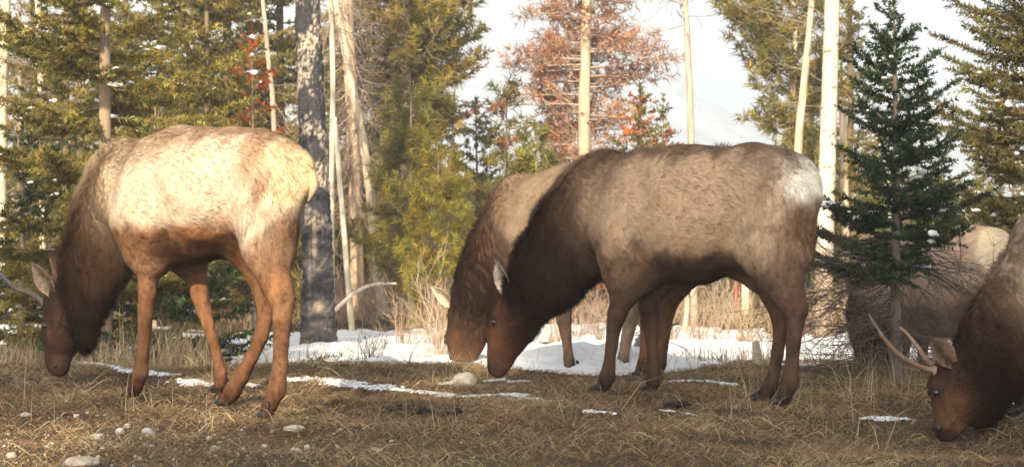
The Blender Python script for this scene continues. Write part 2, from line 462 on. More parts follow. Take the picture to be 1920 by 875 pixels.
    col = np.clip(col*mot[:, None], .004, .9)
    base = E.world(np.array([0, 0, 0.])); rt = root(name, base, label, 'elk', group)
    tow = lambda P: E.world(P)-base
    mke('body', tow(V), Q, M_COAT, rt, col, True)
    # fur strands
    nf = D.get('fur', 60000)
    pq = 1+1.3*wn[Q].mean(1); qi = rng.choice(len(Q), nf, p=pq/pq.sum()); a, b = rng.random(nf)[:, None], rng.random(nf)[:, None]
    def lerp(X):
        X = X if X.ndim > 1 else X[:, None]
        q = Q[qi]; return (X[q[:, 0]]*(1-a)+X[q[:, 1]]*a)*(1-b)+(X[q[:, 3]]*(1-a)+X[q[:, 2]]*a)*b
    P, n_, c_, l_, f_, lf_ = lerp(V), unit(lerp(Nn)), lerp(col), lerp(hl)[:, 0], lerp(flow), lerp(lift)[:, 0]
    swirl = np.stack([noise(P, 31, .25), noise(P, 32, .25), noise(P, 33, .25)], -1)
    wnf = lerp(wn)[:, 0:1]; clv = np.stack([noise(P, 37, .055), noise(P, 38, .055), noise(P, 39, .055)], -1)
    dr = f_+rng.normal(0, .16, (nf, 3))+.22*swirl+.55*wnf*clv
    dr = unit(dr-n_*(dr*n_).sum(1, keepdims=True))
    dr = unit(dr+n_*(lf_*rng.uniform(.6, 1.25, nf))[:, None])
    l_ = l_*rng.uniform(.55, 1.3, nf)
    clump = (1+.2*noise(P, 35, .03))
    l_ = l_*np.clip(clump, .5, 1.5)
    wv = unit(np.cross(dr, n_))*(D.get('fw', .0014)*rng.uniform(.7, 1.4, nf)*(1+9*np.clip(l_-.03, 0, .05)))[:, None]
    root_p = P-n_*.0008
    Vf = np.stack([root_p-wv, root_p+wv, root_p+dr*l_[:, None]], 1)
    g = np.cross(Vf[:, 1]-Vf[:, 0], Vf[:, 2]-Vf[:, 0]); fl = (g*n_).sum(1) < 0
    Vf[fl] = Vf[fl][:, [1, 0, 2]]
    br = (1+.35*wnf*noise(P, 37, .055)[:, None])*rng.lognormal(0, .21, nf)[:, None]*(1+.15*noise(P*np.array([.4, 1, 1.]), 36, .022))[:, None]
    cf = np.stack([c_*br*.92, c_*br*.92, np.clip(c_*br*1.2, 0, .9)], 1)
    nn = E.dirw(np.repeat(unit(n_+.1*dr), 3, 0))
    mke('fur', tow(Vf.reshape(-1, 3)), np.arange(nf*3).reshape(-1, 3), M_FUR, rt, cf.reshape(-1, 3), True, nn)
    if 'tufts' in D:
        tp = []
        for px, py, n_ in D['tufts']:
            c0 = E.un(px, py, 0)[0]; b_ = c0+np.stack([rng.normal(0, .022, n_), rng.normal(0, .03, n_), rng.uniform(-.03, .0, n_)], 1)
            d_ = unit(np.stack([rng.normal(-.5, .5, n_), rng.normal(0, .5, n_), 1+0*rng.random(n_)], 1)); s_ = unit(np.cross(d_, rng.normal(size=(n_, 3))))*.0016
            tp.append(np.stack([b_-s_, b_+s_, b_+d_*rng.uniform(.02, .05, (n_, 1))], 1).reshape(-1, 3))
        tp = np.concatenate(tp); tag(mke('loose_hair', tow(tp), np.arange(len(tp)).reshape(-1, 3), M_FUR, rt, np.clip(np.array((.2, .125, .08))*rng.lognormal(0, .3, (len(tp), 1)), 0, .9)), kind='stuff')
    # hooves
    for key, hp in hoofs:
        sc = D.get('hoofs', 1.0); ya = D.get('hyaw', 0)
        mke('hoof', tow(HOOF_V*sc+hp+np.array([.0, 0, -.004])), HOOF_Q, M_HOOF, rt, None, True)
    def ball(nm, c, r, sc3, mat):
        th, ph = np.meshgrid(np.linspace(0, np.pi, 9), np.arange(12)/12*2*np.pi, indexing='ij')
        Vb = np.stack([np.sin(th)*np.cos(ph), np.sin(th)*np.sin(ph), np.cos(th)], -1).reshape(-1, 3)*r*np.array(sc3)+c
        F4 = [(i*12+j, i*12+(j+1) % 12, (i+1)*12+(j+1) % 12, (i+1)*12+j) for i in range(8) for j in range(12)]
        return mke(nm, tow(Vb), np.array(F4), mat, rt, None, True)
    if eyes:
        for sg in (1, -1):
            c = eyes[0].copy(); c[1] = -sg*(abs(c[1])-.003)
            ball('eye', c, .020, (.95, .75, 1.05), M_EYE)
        p = hit(*D['nostril'])
        for sg in (1, -1):
            q = p.copy(); q[1] = sg*(abs(q[1])-.004); ball('nostril', q, .013, (1.0, .7, 1.5), M_NOSE)
    for er in D.get('ears', []):
        b_, _ = E.un(*er['base'], er['v'][0]); t_, _ = E.un(*er['tip'], er['v'][1])
        Ve, Qe, o, s_, tt = ear_mesh(b_, t_, np.array(er['open'], float), er.get('w', .05))
        inner = np.array(er.get('ci', (.42, .33, .24))); outer = np.array(er.get('co', (.16, .085, .045)))
        ce = np.concatenate([np.repeat(inner[None], o, 0), np.repeat(outer[None], o, 0)])
        tg = np.tile(np.abs(tt), 14); sg_ = np.repeat(s_, 9)
        ce[:o] = ce[:o]*(.16+.84*np.clip(tg**1.5*1.2+.35*sg_, 0, 1))[:, None]
        ce *= (1+.2*rng.normal(size=(len(ce), 1)))
        ear = mke('ear', tow(Ve), Qe, M_COAT, rt, np.clip(ce, .01, .9), True)
        # hairs inside and along the rim of the ear
        ne = 900; fi = rng.integers(0, len(Qe), ne); w1, w2 = rng.random((ne, 1)), rng.random((ne, 1))
        qq = Qe[fi]; pe = (Ve[qq[:, 0]]*(1-w1)+Ve[qq[:, 1]]*w1)*(1-w2)+(Ve[qq[:, 3]]*(1-w1)+Ve[qq[:, 2]]*w1)*w2
        ax_ = unit(t_-b_); fd = unit(ax_+rng.normal(0, .4, (ne, 3))); ll = rng.uniform(.012, .03, (ne, 1))
        sd = unit(np.cross(fd, rng.normal(size=(ne, 3))))*.0013
        cc = ce[qq[:, 0]]*rng.lognormal(0, .25, (ne, 1))
        mke('ear_fur', tow(np.stack([pe-sd, pe+sd, pe+fd*ll], 1).reshape(-1, 3)), np.arange(ne*3).reshape(-1, 3), M_FUR, ear, np.clip(np.repeat(cc, 3, 0), .01, .9))
    for an in D.get('antlers', []):
        pts = np.array([E.un(q[0], q[1], q[2])[0] for q in an['pts']])
        m = 18; P = curve(pts, m); Yr = E.un(*an['pts'][0])[1]
        rr = np.interp(np.linspace(0, 1, m), [0, .06, .5, .9, 1], [1.9, 1.05, .85, .5, .12])*an['r']/FPX*Yr
        Va, Fa = tubes(P[None], rr[None], 9)
        Va = Va+.0034*np.stack([noise(Va, 41, .02), noise(Va, 42, .02), noise(Va, 43, .02)], -1)
        mke('antler', tow(Va), Fa, M_ANTLER_GREY if D['seed'] == 1 else M_ANTLER, rt, None, True)
    for tl in D.get('tail', []):
        pts = np.array([E.un(q[0], q[1], 0)[0] for q in tl['pts']]); P = curve(pts, 8)
        rr = np.interp(np.linspace(0, 1, 8), [0, .5, 1], [1, .9, .25])*tl['r']/FPX*E.un(*tl['pts'][0], 0)[1]
        Va, Fa = tubes(P[None], rr[None], 10)
        mke('tail', tow(Va), Fa, M_COAT, rt, np.tile(np.array(tl['c']), (len(Va), 1)), True)
    print(name, 'verts', len(V), 'hooves', [(k, [round(float(x), 2) for x in hp]) for k, hp in hoofs], 'u', round(float(V[:, 0].min()), 2), round(float(V[:, 0].max()), 2), 'zmin', round(float(V[:, 2].min()), 3), 'zmax', round(float(V[:, 2].max()), 2))
    return rt

TAN, TANF, CREAM = (.50, .41, .31), (.49, .345, .222), (.58, .455, .29)
DKN, HDB, LEG, BEL = (.060, .033, .020), (.095, .042, .020), (.185, .090, .045), (.095, .048, .024)
GRB = (.15, .095, .06)
# --- left elk, in the sun
EL = Elk(-1.5, 9.8, 43)
D_L = dict(seed=1, fur=150000,
  torso=[(232, 318, 58, .62), (272, 362, 97, .74), (338, 368, 127, .80), (395, 362, 122, .84), (440, 352, 111, .86), (480, 338, 92, .74), (520, 333, 74, .52), (548, 328, 56, .42)],
  c_torso=[TAN]*6, belly=(.960, (.25, .108, .040), (.050, .026, .015)), dorsal=((.25, .155, .09), .6),
  extra=[dict(st=[(285, 330, 40, .6, .16), (262, 410, 52, .7, .17)], c=TAN), dict(st=[(500, 330, 60, .6, .09), (500, 395, 68, .5, .10)], c=TAN, far=.17)],
  neck=[(232, 372, 92, .62), (203, 430, 78, .62), (176, 490, 66, .66), (161, 545, 51, .7), (155, 594, 36, .7), (155, 634, 22, .6)], c_neck=[(.44, .33, .22), (.165, .095, .052), (.105, .057, .032), (.062, .034, .020), (.045, .025, .016), (.04, .022, .014)],
  head=[(121, 580, 46, .62), (114, 626, 39, .62), (110, 664, 27, .66), (110, 684, 22, .85)], c_head=[(.040, .022, .014), (.042, .022, .014), (.052, .027, .016), (.065, .034, .021)],
  legs=dict(
    NF=dict(st=[(268, 420, 52, .75), (274, 462, 34), (279, 500, 22), (276, 545, 18.5), (273, 580, 16), (271, 625, 12), (267, 670, 12.5), (264, 697, 15.5), (256, 722, 13.5), (250, 735, 12)], hoof=(246, 745), c=[TAN, LEG, LEG, LEG, LEG, LEG, LEG, LEG, (.15, .06, .03)]),
    FF=dict(st=[(322, 430, 50, .75), (345, 470, 32), (360, 503, 21), (372, 545, 18), (384, 585, 14.5), (397, 630, 10.5), (406, 665, 9.5), (414, 698, 13), (414, 718, 12.5), (410, 728, 11)], hoof=(408, 736), c=[TAN, LEG, (.22, .105, .052)]),
    NH=dict(v=.11, st=[(500, 385, 70, .5), (500, 440, 54, .62), (508, 490, 41), (518, 532, 30), (530, 568, 22.5), (529, 600, 18), (527, 640, 15.5), (525, 690, 14.5), (519, 732, 18), (507, 758, 15), (501, 772, 13)], hoof=(496, 788), c=[TAN, TAN, (.22, .13, .075), LEG, LEG, LEG, LEG, LEG, LEG, (.14, .06, .03)]),
    FH=dict(v=.10, st=[(458, 395, 60, .5), (482, 455, 48), (493, 510, 33), (499, 560, 21), (497, 595, 16), (490, 630, 13.5), (473, 668, 13.5), (453, 705, 14), (436, 733, 16.5), (424, 748, 13.5)], hoof=(417, 762), c=[TAN, LEG])),
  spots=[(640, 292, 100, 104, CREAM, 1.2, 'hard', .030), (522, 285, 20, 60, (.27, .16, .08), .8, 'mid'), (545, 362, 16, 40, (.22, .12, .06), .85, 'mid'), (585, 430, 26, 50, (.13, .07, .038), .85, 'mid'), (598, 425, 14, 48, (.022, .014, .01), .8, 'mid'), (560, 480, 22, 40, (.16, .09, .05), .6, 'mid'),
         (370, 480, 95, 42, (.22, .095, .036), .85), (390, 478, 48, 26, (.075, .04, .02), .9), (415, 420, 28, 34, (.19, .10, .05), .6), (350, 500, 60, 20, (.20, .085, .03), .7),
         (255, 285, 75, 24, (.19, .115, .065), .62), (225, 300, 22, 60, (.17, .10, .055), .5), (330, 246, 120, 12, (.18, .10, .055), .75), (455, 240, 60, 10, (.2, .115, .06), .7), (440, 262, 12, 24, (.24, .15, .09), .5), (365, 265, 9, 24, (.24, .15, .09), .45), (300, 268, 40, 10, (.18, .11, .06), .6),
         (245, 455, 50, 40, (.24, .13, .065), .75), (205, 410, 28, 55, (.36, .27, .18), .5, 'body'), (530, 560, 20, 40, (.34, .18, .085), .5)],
  carve=[(440, 425, 40, .26, 1.0, .022), (305, 440, 26, .26, .8, .02), (470, 290, 26, .24, 1.2, .010)],
  eye=(85, 610), nose=(100, 690), nostril=(103, 684), noser=.026,
  ears=[dict(base=(98, 552), tip=(60, 494), v=(-.085, -.15), open=(-.1, -1, .1), w=.064, ci=(.42, .30, .20), co=(.075, .042, .027)), dict(base=(112, 540), tip=(92, 476), v=(.08, .14), open=(.2, -1, 0), w=.036, ci=(.2, .12, .08))],
  antlers=[dict(pts=[(98, 578, -.04), (76, 562, -.055), (56, 549, -.075), (30, 540, -.13), (0, 512, -.18), (-22, 480, -.2)], r=6)],
  tail=[dict(pts=[(582, 322), (588, 350), (578, 376)], r=10, c=(.5, .37, .22))])
# --- darker elk in front at the centre
EF = Elk(1.0, 10.3, 43)
D_F = dict(seed=2, fur=150000, tufts=[(1355, 274, 160), (1300, 274, 90), (1150, 284, 200), (1120, 290, 200), (1080, 318, 120)],
  torso=[(1132, 342, 58, .6), (1168, 388, 103, .72), (1238, 402, 126, .80), (1305, 402, 127, .84), (1365, 391, 116, .86), (1418, 372, 100, .74), (1462, 363, 82, .52), (1486, 358, 62, .42)],
  c_torso=[TANF]*6, belly=(.830, (.19, .112, .062), (.070, .040, .025)), dorsal=((.15, .092, .058), .75),
  extra=[dict(st=[(1180, 360, 40, .6, .16), (1175, 445, 55, .7, .17)], c=TANF), dict(st=[(1440, 360, 64, .6, .09), (1455, 430, 72, .5, .10)], c=TANF, far=.17)],
  neck=[(1122, 392, 92, .62), (1078, 440, 80, .62), (1030, 502, 70, .66), (993, 552, 51, .7), (982, 594, 36, .7), (982, 618, 22, .6)], c_neck=[(.33, .215, .135), (.13, .070, .042), (.085, .045, .028), (.062, .033, .021), (.062, .033, .021), (.065, .034, .021)],
  head=[(966, 588, 44, .62), (950, 628, 37, .62), (940, 664, 26, .66), (934, 688, 20, .8)], c_head=[(.12, .056, .030), (.165, .070, .033), (.135, .060, .031), (.10, .050, .031)],
  legs=dict(
    NF=dict(st=[(1178, 450, 60, .72), (1181, 505, 40), (1168, 555, 24), (1158, 585, 18), (1151, 612, 13), (1146, 650, 11.5), (1142, 685, 12), (1139, 706, 15), (1132, 722, 13)], hoof=(1126, 733), c=[TANF, GRB, (.125, .074, .048), (.098, .055, .036)]),
    FF=dict(st=[(1215, 460, 50, .72), (1218, 510, 28), (1217, 545, 20.5), (1217, 580, 18), (1218, 605, 15), (1224, 655, 11), (1226, 690, 12), (1227, 708, 14.5), (1222, 724, 12.5)], hoof=(1218, 735), c=[TANF, GRB, (.13, .076, .048), (.10, .056, .036)]),
    NH=dict(v=.11, st=[(1452, 410, 78, .5), (1454, 465, 60, .62), (1462, 515, 41), (1477, 552, 29), (1490, 580, 24), (1490, 606, 17), (1488, 640, 13.5), (1485, 685, 13.5), (1481, 715, 16.5), (1472, 742, 15)], hoof=(1460, 764), c=[TANF, TANF, GRB, (.135, .08, .052), (.10, .058, .037)]),
    FH=dict(v=.10, st=[(1402, 420, 62, .5), (1420, 475, 46), (1432, 518, 29), (1450, 556, 21), (1460, 590, 16), (1463, 625, 13), (1457, 665, 11.5), (1451, 700, 11.5), (1444, 722, 15), (1433, 740, 13)], hoof=(1420, 753), c=[TANF, (.2, .11, .06), (.15, .082, .048), (.108, .060, .037)])),
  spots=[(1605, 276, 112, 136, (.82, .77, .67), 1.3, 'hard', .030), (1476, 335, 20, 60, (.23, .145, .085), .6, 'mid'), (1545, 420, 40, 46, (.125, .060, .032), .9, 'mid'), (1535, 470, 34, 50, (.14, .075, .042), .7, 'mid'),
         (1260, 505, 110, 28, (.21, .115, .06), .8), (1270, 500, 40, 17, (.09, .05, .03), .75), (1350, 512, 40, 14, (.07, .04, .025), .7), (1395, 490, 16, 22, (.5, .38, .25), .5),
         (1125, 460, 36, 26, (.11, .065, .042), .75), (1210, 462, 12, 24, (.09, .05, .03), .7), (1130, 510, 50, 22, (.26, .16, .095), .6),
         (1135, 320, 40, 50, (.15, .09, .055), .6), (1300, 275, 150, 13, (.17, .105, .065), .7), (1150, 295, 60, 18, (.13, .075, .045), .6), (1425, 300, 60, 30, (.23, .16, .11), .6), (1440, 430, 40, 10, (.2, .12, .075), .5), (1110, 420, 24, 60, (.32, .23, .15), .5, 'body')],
  carve=[(1385, 455, 42, .26, 1.0, .024), (1205, 470, 26, .26, .8, .02), (1415, 320, 26, .24, 1.2, .010)],
  eye=(925, 604), nose=(928, 690), nostril=(926, 688), noser=.026,
  ears=[dict(base=(948, 556), tip=(930, 490), v=(-.085, -.15), open=(.15, -1, .1), w=.066, ci=(.66, .56, .45), co=(.12, .07, .045)), dict(base=(975, 545), tip=(968, 500), v=(.085, .15), open=(.2, -1, 0), w=.036)],
  tail=[dict(pts=[(1526, 340), (1533, 362), (1526, 390)], r=10, c=(.75, .7, .6))])
# --- elk standing behind it
EB = Elk(.75, 12.7, 43)
D_B = dict(seed=3, fur=60000,
  torso=[(975, 375, 50, .62), (1005, 415, 88, .72), (1075, 412, 105, .8), (1150, 405, 108, .82), (1220, 398, 100, .8), (1280, 395, 90, .8)],
  c_torso=[(.215, .152, .102)]*6, belly=(.76, (.2, .115, .06), (.08, .045, .028)),
  extra=[dict(st=[(1010, 385, 34, .6, .16), (1000, 450, 46, .7, .17)], c=(.26, .185, .125))],
  neck=[(975, 420, 76, .62), (942, 468, 66, .62), (912, 522, 57, .66), (892, 565, 48, .7), (886, 600, 38, .7)], c_neck=[(.15, .092, .055), (.085, .046, .028), (.050, .027, .018), (.045, .024, .016), (.05, .027, .017)],
  head=[(880, 598, 43, .62), (872, 636, 36, .62), (869, 664, 26, .66), (868, 680, 20, .8)], c_head=[(.045, .024, .015), (.095, .047, .024), (.10, .05, .026), (.085, .044, .024)],
  legs=dict(
    NF=dict(st=[(1020, 470, 46, .72), (1045, 520, 28), (1058, 560, 17), (1058, 600, 14), (1063, 645, 9.5), (1067, 675, 10.5), (1068, 690, 11.5)], hoof=(1069, 701), c=[(.26, .185, .125), (.2, .12, .07)]),
    FF=dict(st=[(1120, 470, 44, .72), (1175, 520, 28), (1188, 560, 18), (1182, 600, 14), (1173, 645, 10.5), (1168, 675, 11.5), (1166, 690, 12)], hoof=(1164, 702), c=[(.26, .185, .125), (.28, .19, .12)]),
    NH=dict(v=.14, st=[(1270, 420, 70, .7), (1250, 480, 50), (1225, 530, 30), (1215, 570, 20), (1214, 610, 14), (1212, 650, 11.5), (1208, 680, 13), (1202, 695, 12)], hoof=(1196, 708), c=[(.26, .185, .125), (.16, .08, .045)]),
    FH=dict(v=.14, st=[(1300, 420, 66, .7), (1295, 480, 48), (1285, 530, 30)], hoof=(1232, 702), c=[(.26, .185, .125)])),
  spots=[(930, 460, 30, 26, (.09, .05, .03), .6), (1355, 370, 45, 70, CREAM, 1.4, 'hard'), (980, 330, 60, 22, (.2, .13, .08), .6), (920, 430, 12, 40, (.12, .07, .045), .5)],
  eye=(836, 640), nose=(858, 682), nostril=(856, 676), noser=.024,
  ears=[dict(base=(850, 575), tip=(808, 536), v=(-.08, -.13), open=(-.2, -.8, -.4), w=.058, ci=(.6, .46, .34), co=(.07, .038, .024)), dict(base=(872, 560), tip=(866, 520), v=(.08, .14), open=(.2, -1, 0), w=.03)])
D_B['legs']['FH'] = dict(v=.14, st=[(1300, 420, 66, .7), (1290, 480, 46), (1268, 530, 28), (1250, 570, 19), (1246, 610, 13), (1242, 650, 11), (1238, 680, 12), (1236, 692, 11)], hoof=(1232, 703), c=[(.26, .185, .125), (.16, .08, .045)])
# --- right elk, most of it outside the frame
ER = Elk(2.95, 9.0, -10)
D_R = dict(seed=4, fur=70000,
  torso=[(1975, 478, 72, .62), (2022, 508, 124, .72), (2110, 470, 142, .8), (2240, 458, 142, .82), (2350, 445, 132, .8), (2430, 435, 118, .8)],
  c_torso=[(.37, .29, .205)]*6,
  extra=[dict(st=[(2010, 440, 55, .6, .14), (1985, 545, 66, .7, .15)], c=(.37, .29, .205))],
  neck=[(1975, 535, 112, .62), (1930, 592, 98, .62), (1884, 648, 84, .66), (1842, 698, 70, .7), (1832, 746, 48, .7), (1838, 778, 26, .6)], c_neck=[(.26, .16, .092), (.20, .115, .062), (.10, .054, .031), (.042, .023, .015), (.04, .022, .014), (.04, .022, .014)],
  head=[(1798, 712, 56, .62), (1792, 750, 47, .62), (1782, 788, 32, .66), (1776, 808, 21, .8)], c_head=[(.06, .03, .016), (.12, .058, .028), (.12, .058, .028), (.06, .03, .02)],
  legs=dict(
    NF=dict(st=[(2000, 560, 66, .72), (2005, 620, 42), (2002, 670, 24), (2000, 705, 20), (1996, 740, 14), (1994, 768, 15), (1988, 782, 14)], hoof=(1982, 795), c=[(.37, .29, .205), GRB, (.16, .08, .04)]),
    FF=dict(st=[(1962, 560, 56, .72), (1942, 630, 34), (1924, 690, 17), (1917, 722, 15), (1914, 752, 13.5)], hoof=(1908, 775), c=[(.37, .29, .205), (.2, .1, .05)]),
    NH=dict(v=.13, st=[(2420, 500, 92, .6), (2425, 570, 66), (2445, 630, 42), (2466, 675, 28), (2466, 720, 17), (2462, 765, 17)], hoof=(2448, 788), c=[(.37, .29, .205), GRB]),
    FH=dict(v=.11, st=[(2370, 510, 80, .6), (2362, 580, 54), (2372, 640, 34), (2384, 675, 24), (2380, 720, 15), (2374, 752, 15)], hoof=(2362, 772), c=[(.37, .29, .205), GRB])),
  spots=[(1962, 505, 66, 80, (.43, .35, .26), 1.0), (1902, 430, 34, 50, (.19, .115, .062), .8), (1880, 690, 50, 50, (.035, .019, .012), .5), (2480, 400, 60, 80, CREAM, 1.4, 'hard')],
  eye=(1757, 736), nose=(1766, 812), nostril=(1762, 802), noser=.03,
  ears=[dict(base=(1790, 684), tip=(1748, 634), v=(-.09, -.15), open=(-.25, -1, -.1), w=.055, ci=(.30, .19, .12), co=(.15, .08, .045)), dict(base=(1812, 662), tip=(1803, 618), v=(.09, .14), open=(.2, -1, 0), w=.032, ci=(.16, .10, .065), co=(.13, .075, .045))],
  antlers=[dict(pts=[(1752, 694, -.05), (1730, 689, -.06), (1690, 668, -.1), (1655, 630, -.15), (1628, 588, -.17)], r=5.3),
           dict(pts=[(1764, 692, .05), (1740, 676, .06), (1716, 644, .1), (1700, 624, .13), (1685, 611, .16)], r=5)])
# --- elk half hidden behind the dark spruce
EH = Elk(2.85, 13.4, 40)
D_H = dict(seed=5, fur=40000, h=.015,
  torso=[(1640, 478, 44, .62), (1674, 524, 80, .72), (1730, 530, 100, .8), (1785, 526, 104, .82), (1825, 514, 92, .8), (1850, 504, 76, .8)],
  c_torso=[(.42, .30, .215)]*6,
  neck=[(1650, 545, 56, .62), (1640, 590, 48, .62), (1640, 630, 42, .66), (1642, 655, 38, .7)], c_neck=[(.12, .07, .045), DKN, DKN, DKN],
  head=[(1640, 668, 36, .62), (1634, 695, 28, .62), (1630, 715, 20, .66), (1628, 726, 15, .8)], c_head=[DKN, HDB, HDB, HDB],
  legs=dict(
    NF=dict(st=[(1690, 570, 42, .72), (1695, 600, 24), (1696, 630, 15), (1694, 660, 11), (1692, 690, 11)], hoof=(1690, 706), c=[(.42, .30, .215), (.13, .075, .045)]),
    FF=dict(st=[(1720, 570, 38, .72), (1728, 600, 22), (1730, 630, 14), (1730, 655, 10), (1729, 680, 11)], hoof=(1727, 694), c=[(.42, .30, .215), (.13, .075, .045)]),
    NH=dict(v=.14, st=[(1840, 530, 56, .7), (1842, 570, 38), (1852, 610, 22), (1856, 640, 14), (1855, 670, 11), (1850, 700, 11)], hoof=(1846, 716), c=[(.42, .30, .215), (.13, .075, .045)]),
    FH=dict(v=.14, st=[(1815, 530, 50, .7), (1812, 570, 34), (1820, 605, 20), (1824, 635, 13), (1822, 660, 10), (1818, 685, 10)], hoof=(1814, 700), c=[(.42, .30, .215), (.13, .075, .045)])),
  spots=[(1890, 455, 34, 50, (.62, .5, .34), 1.4, 'hard'), (1740, 590, 80, 18, (.15, .08, .045), .8), (1612, 590, 16, 22, (.05, .03, .02), .8)],
  eye=(1622, 690), nose=(1628, 722), nostril=(1626, 720), noser=.022,
  ears=[dict(base=(1640, 650), tip=(1612, 622), v=(-.08, -.13), open=(-.2, -.8, -.4), w=.034)])
build_elk('elk', 'pale tan elk in full sun at the left, grazing with one grey spike antler', EL, D_L)
build_elk('elk', 'dark grey brown elk with a white rump grazing in front of another elk', EF, D_F)
build_elk('elk', 'elk grazing behind the dark white rumped elk, its hindquarters hidden by it', EB, D_B)
build_elk('elk', 'elk with two slender spike antlers grazing at the right edge of the photo', ER, D_R)
build_elk('elk', 'elk half hidden behind the dark spruce and its dead lower branches', EH, D_H)
# ------------------------------------------------------------------ terrain
HP = np.array(HOOF_POINTS)
def ground(x, y):
    x = np.asarray(x, float); y = np.asarray(y, float)
    P = p2(x, y)
    g = .018*noise(P, 101, 1.3)+.008*noise(P, 102, .45)
    g = g*np.clip((y-3)/4, 0, 1)
    g = g+.10*np.exp(-((x+3.0)/.9)**2-((y-11.6)/1.0)**2)+.05*np.exp(-((x+1.2)/1.0)**2-((y-12.4)/.6)**2)
    edge = 12.9+.5*noise(p2(x, y*0), 103, 3)
    g = g-.13*smooth01((y-edge)/2.2)+.25*smooth01((y-19)/9)+.035*noise(P, 104, 4)*smooth01((y-13)/3)
    far = np.clip(y-34, 0, None); g = g+.012*far-.35*smooth01((2.5-y)/6)
    g = g-.115*np.exp(-((x-1.95)/.6)**2-((y-8.35)/.8)**2)
    for hx, hy, hz in HP:      # the turf meets every hoof
        q = ((x-hx)**2+(y-hy)**2)/.16**2
        w = np.exp(-q); g = g*(1-w)+w*np.clip(hz, -.08, .06)
    return g
def gz(x, y): return float(ground(np.array([x]), np.array([y]))[0])

def grid_mesh(xs, ys):
    X, Y = np.meshgrid(xs, ys); n = len(xs); m = len(ys)
    i = (np.arange(m-1)[:, None]*n+np.arange(n-1)[None]).ravel()
    return X, Y, np.stack([i, i+1, i+n+1, i+n], 1)
def ground_mat():
    m, t, b = new_mat('ground')
    co = N(t, 'ShaderNodeTexCoord').outputs['Object']
    n1 = tex_noise(t, 1.3, 6, .65, co); n2 = tex_noise(t, 22, 6, .7, co); n3 = tex_noise(t, 160, 3, .6, co)
    a = ramp(t, n1.outputs[0], [(.25, (.060, .040, .026)), (.5, (.115, .078, .045)), (.75, (.165, .120, .065))])
    c = ramp(t, n2.outputs[0], [(.25, (.35, .33, .30)), (.5, (.95, .93, .9)), (.8, (1.5, 1.45, 1.3))])
    mx = mixc(t, 1, a.outputs[0], c.outputs[0], 'MULTIPLY')
    d = ramp(t, n3.outputs[0], [(.3, (.55, .52, .5)), (.7, (1.3, 1.3, 1.25))])
    mx = mixc(t, 1, mx, d.outputs[0], 'MULTIPLY')
    t.links.new(mx, b.inputs['Base Color']); b.inputs['Roughness'].default_value = .95
    h = mixc(t, .5, n2.outputs[0], n3.outputs[0]); bump(t, b, h, .9, .03)
    return m
M_GROUND = ground_mat()
ys = np.concatenate([np.arange(-40, 5, 3.), np.arange(5, 16, .07), np.arange(16, 34, .25), np.geomspace(34, 1150, 40)])
xs = np.concatenate([-np.geomspace(7, 1150, 30)[::-1], np.arange(-6.9, 6.9, .085), np.geomspace(7, 1150, 30)])
X, Y, Fg = grid_mesh(xs, ys)
Zg = ground(X, Y)
mk('ground', np.stack([X, Y, Zg], -1), Fg, M_GROUND, smooth=True)['kind'] = 'structure'

# snow lying in the hollow behind the elk: a sheet that rises out of the ground
def blob(x, y, cx, cy, rx, ry, hh): return hh*(1-((x-cx)/rx)**2-((y-cy)/ry)**2)
SN = [(-1.15, 16.6, 1.3, 2.5, .07), (-.35, 14.6, .85, 1.15, .085), (.55, 13.55, .80, 1.25, .19), (1.1, 14.2, .75, .8, .09), (1.45, 17.9, 1.5, 1.7, .09), (.2, 17.6, .8, 1.4, .06),
      (-5.0, 20.5, 1.8, 1.4, .10), (2.15, 14.8, .35, 1.0, .06), (2.85, 10.75, .42, 1.1, .07), (-1.9, 19.5, 1.6, 1.2, .07), (.9, 21, 2.5, 1.2, .06), (3.4, 18, 1.2, 1.6, .08), (-3.6, 17.6, .6, .8, .05), (-.9, 13.6, .5, .6, .05)]
def snow_h(x, y):
    s = np.full(np.shape(x), -.06)
    for b in SN: s = np.maximum(s, np.clip(blob(x, y, *b), -.06, None))
    P = p2(x, y)
    return s+.026*noise(P, 111, .8)+.018*noise(P, 112, .25)+.008*noise(P, 113, .09)-.006
xs = np.arange(-7, 5.2, .045); ys = np.arange(9.4, 23, .05)
X, Y, Fs = grid_mesh(xs, ys); S = snow_h(X, Y); Zs = ground(X, Y)+np.minimum(S, .16+.2*S)
keep = (S.ravel()[Fs] > -.012).any(1)
us, inv = np.unique(Fs[keep], return_inverse=True)
mk('snow', np.stack([X, Y, Zs], -1).reshape(-1, 3)[us], inv.reshape(-1, 4), M_SNOW, smooth=True)['kind'] = 'structure'
def on_snow(x, y): return snow_h(x, y) > .0

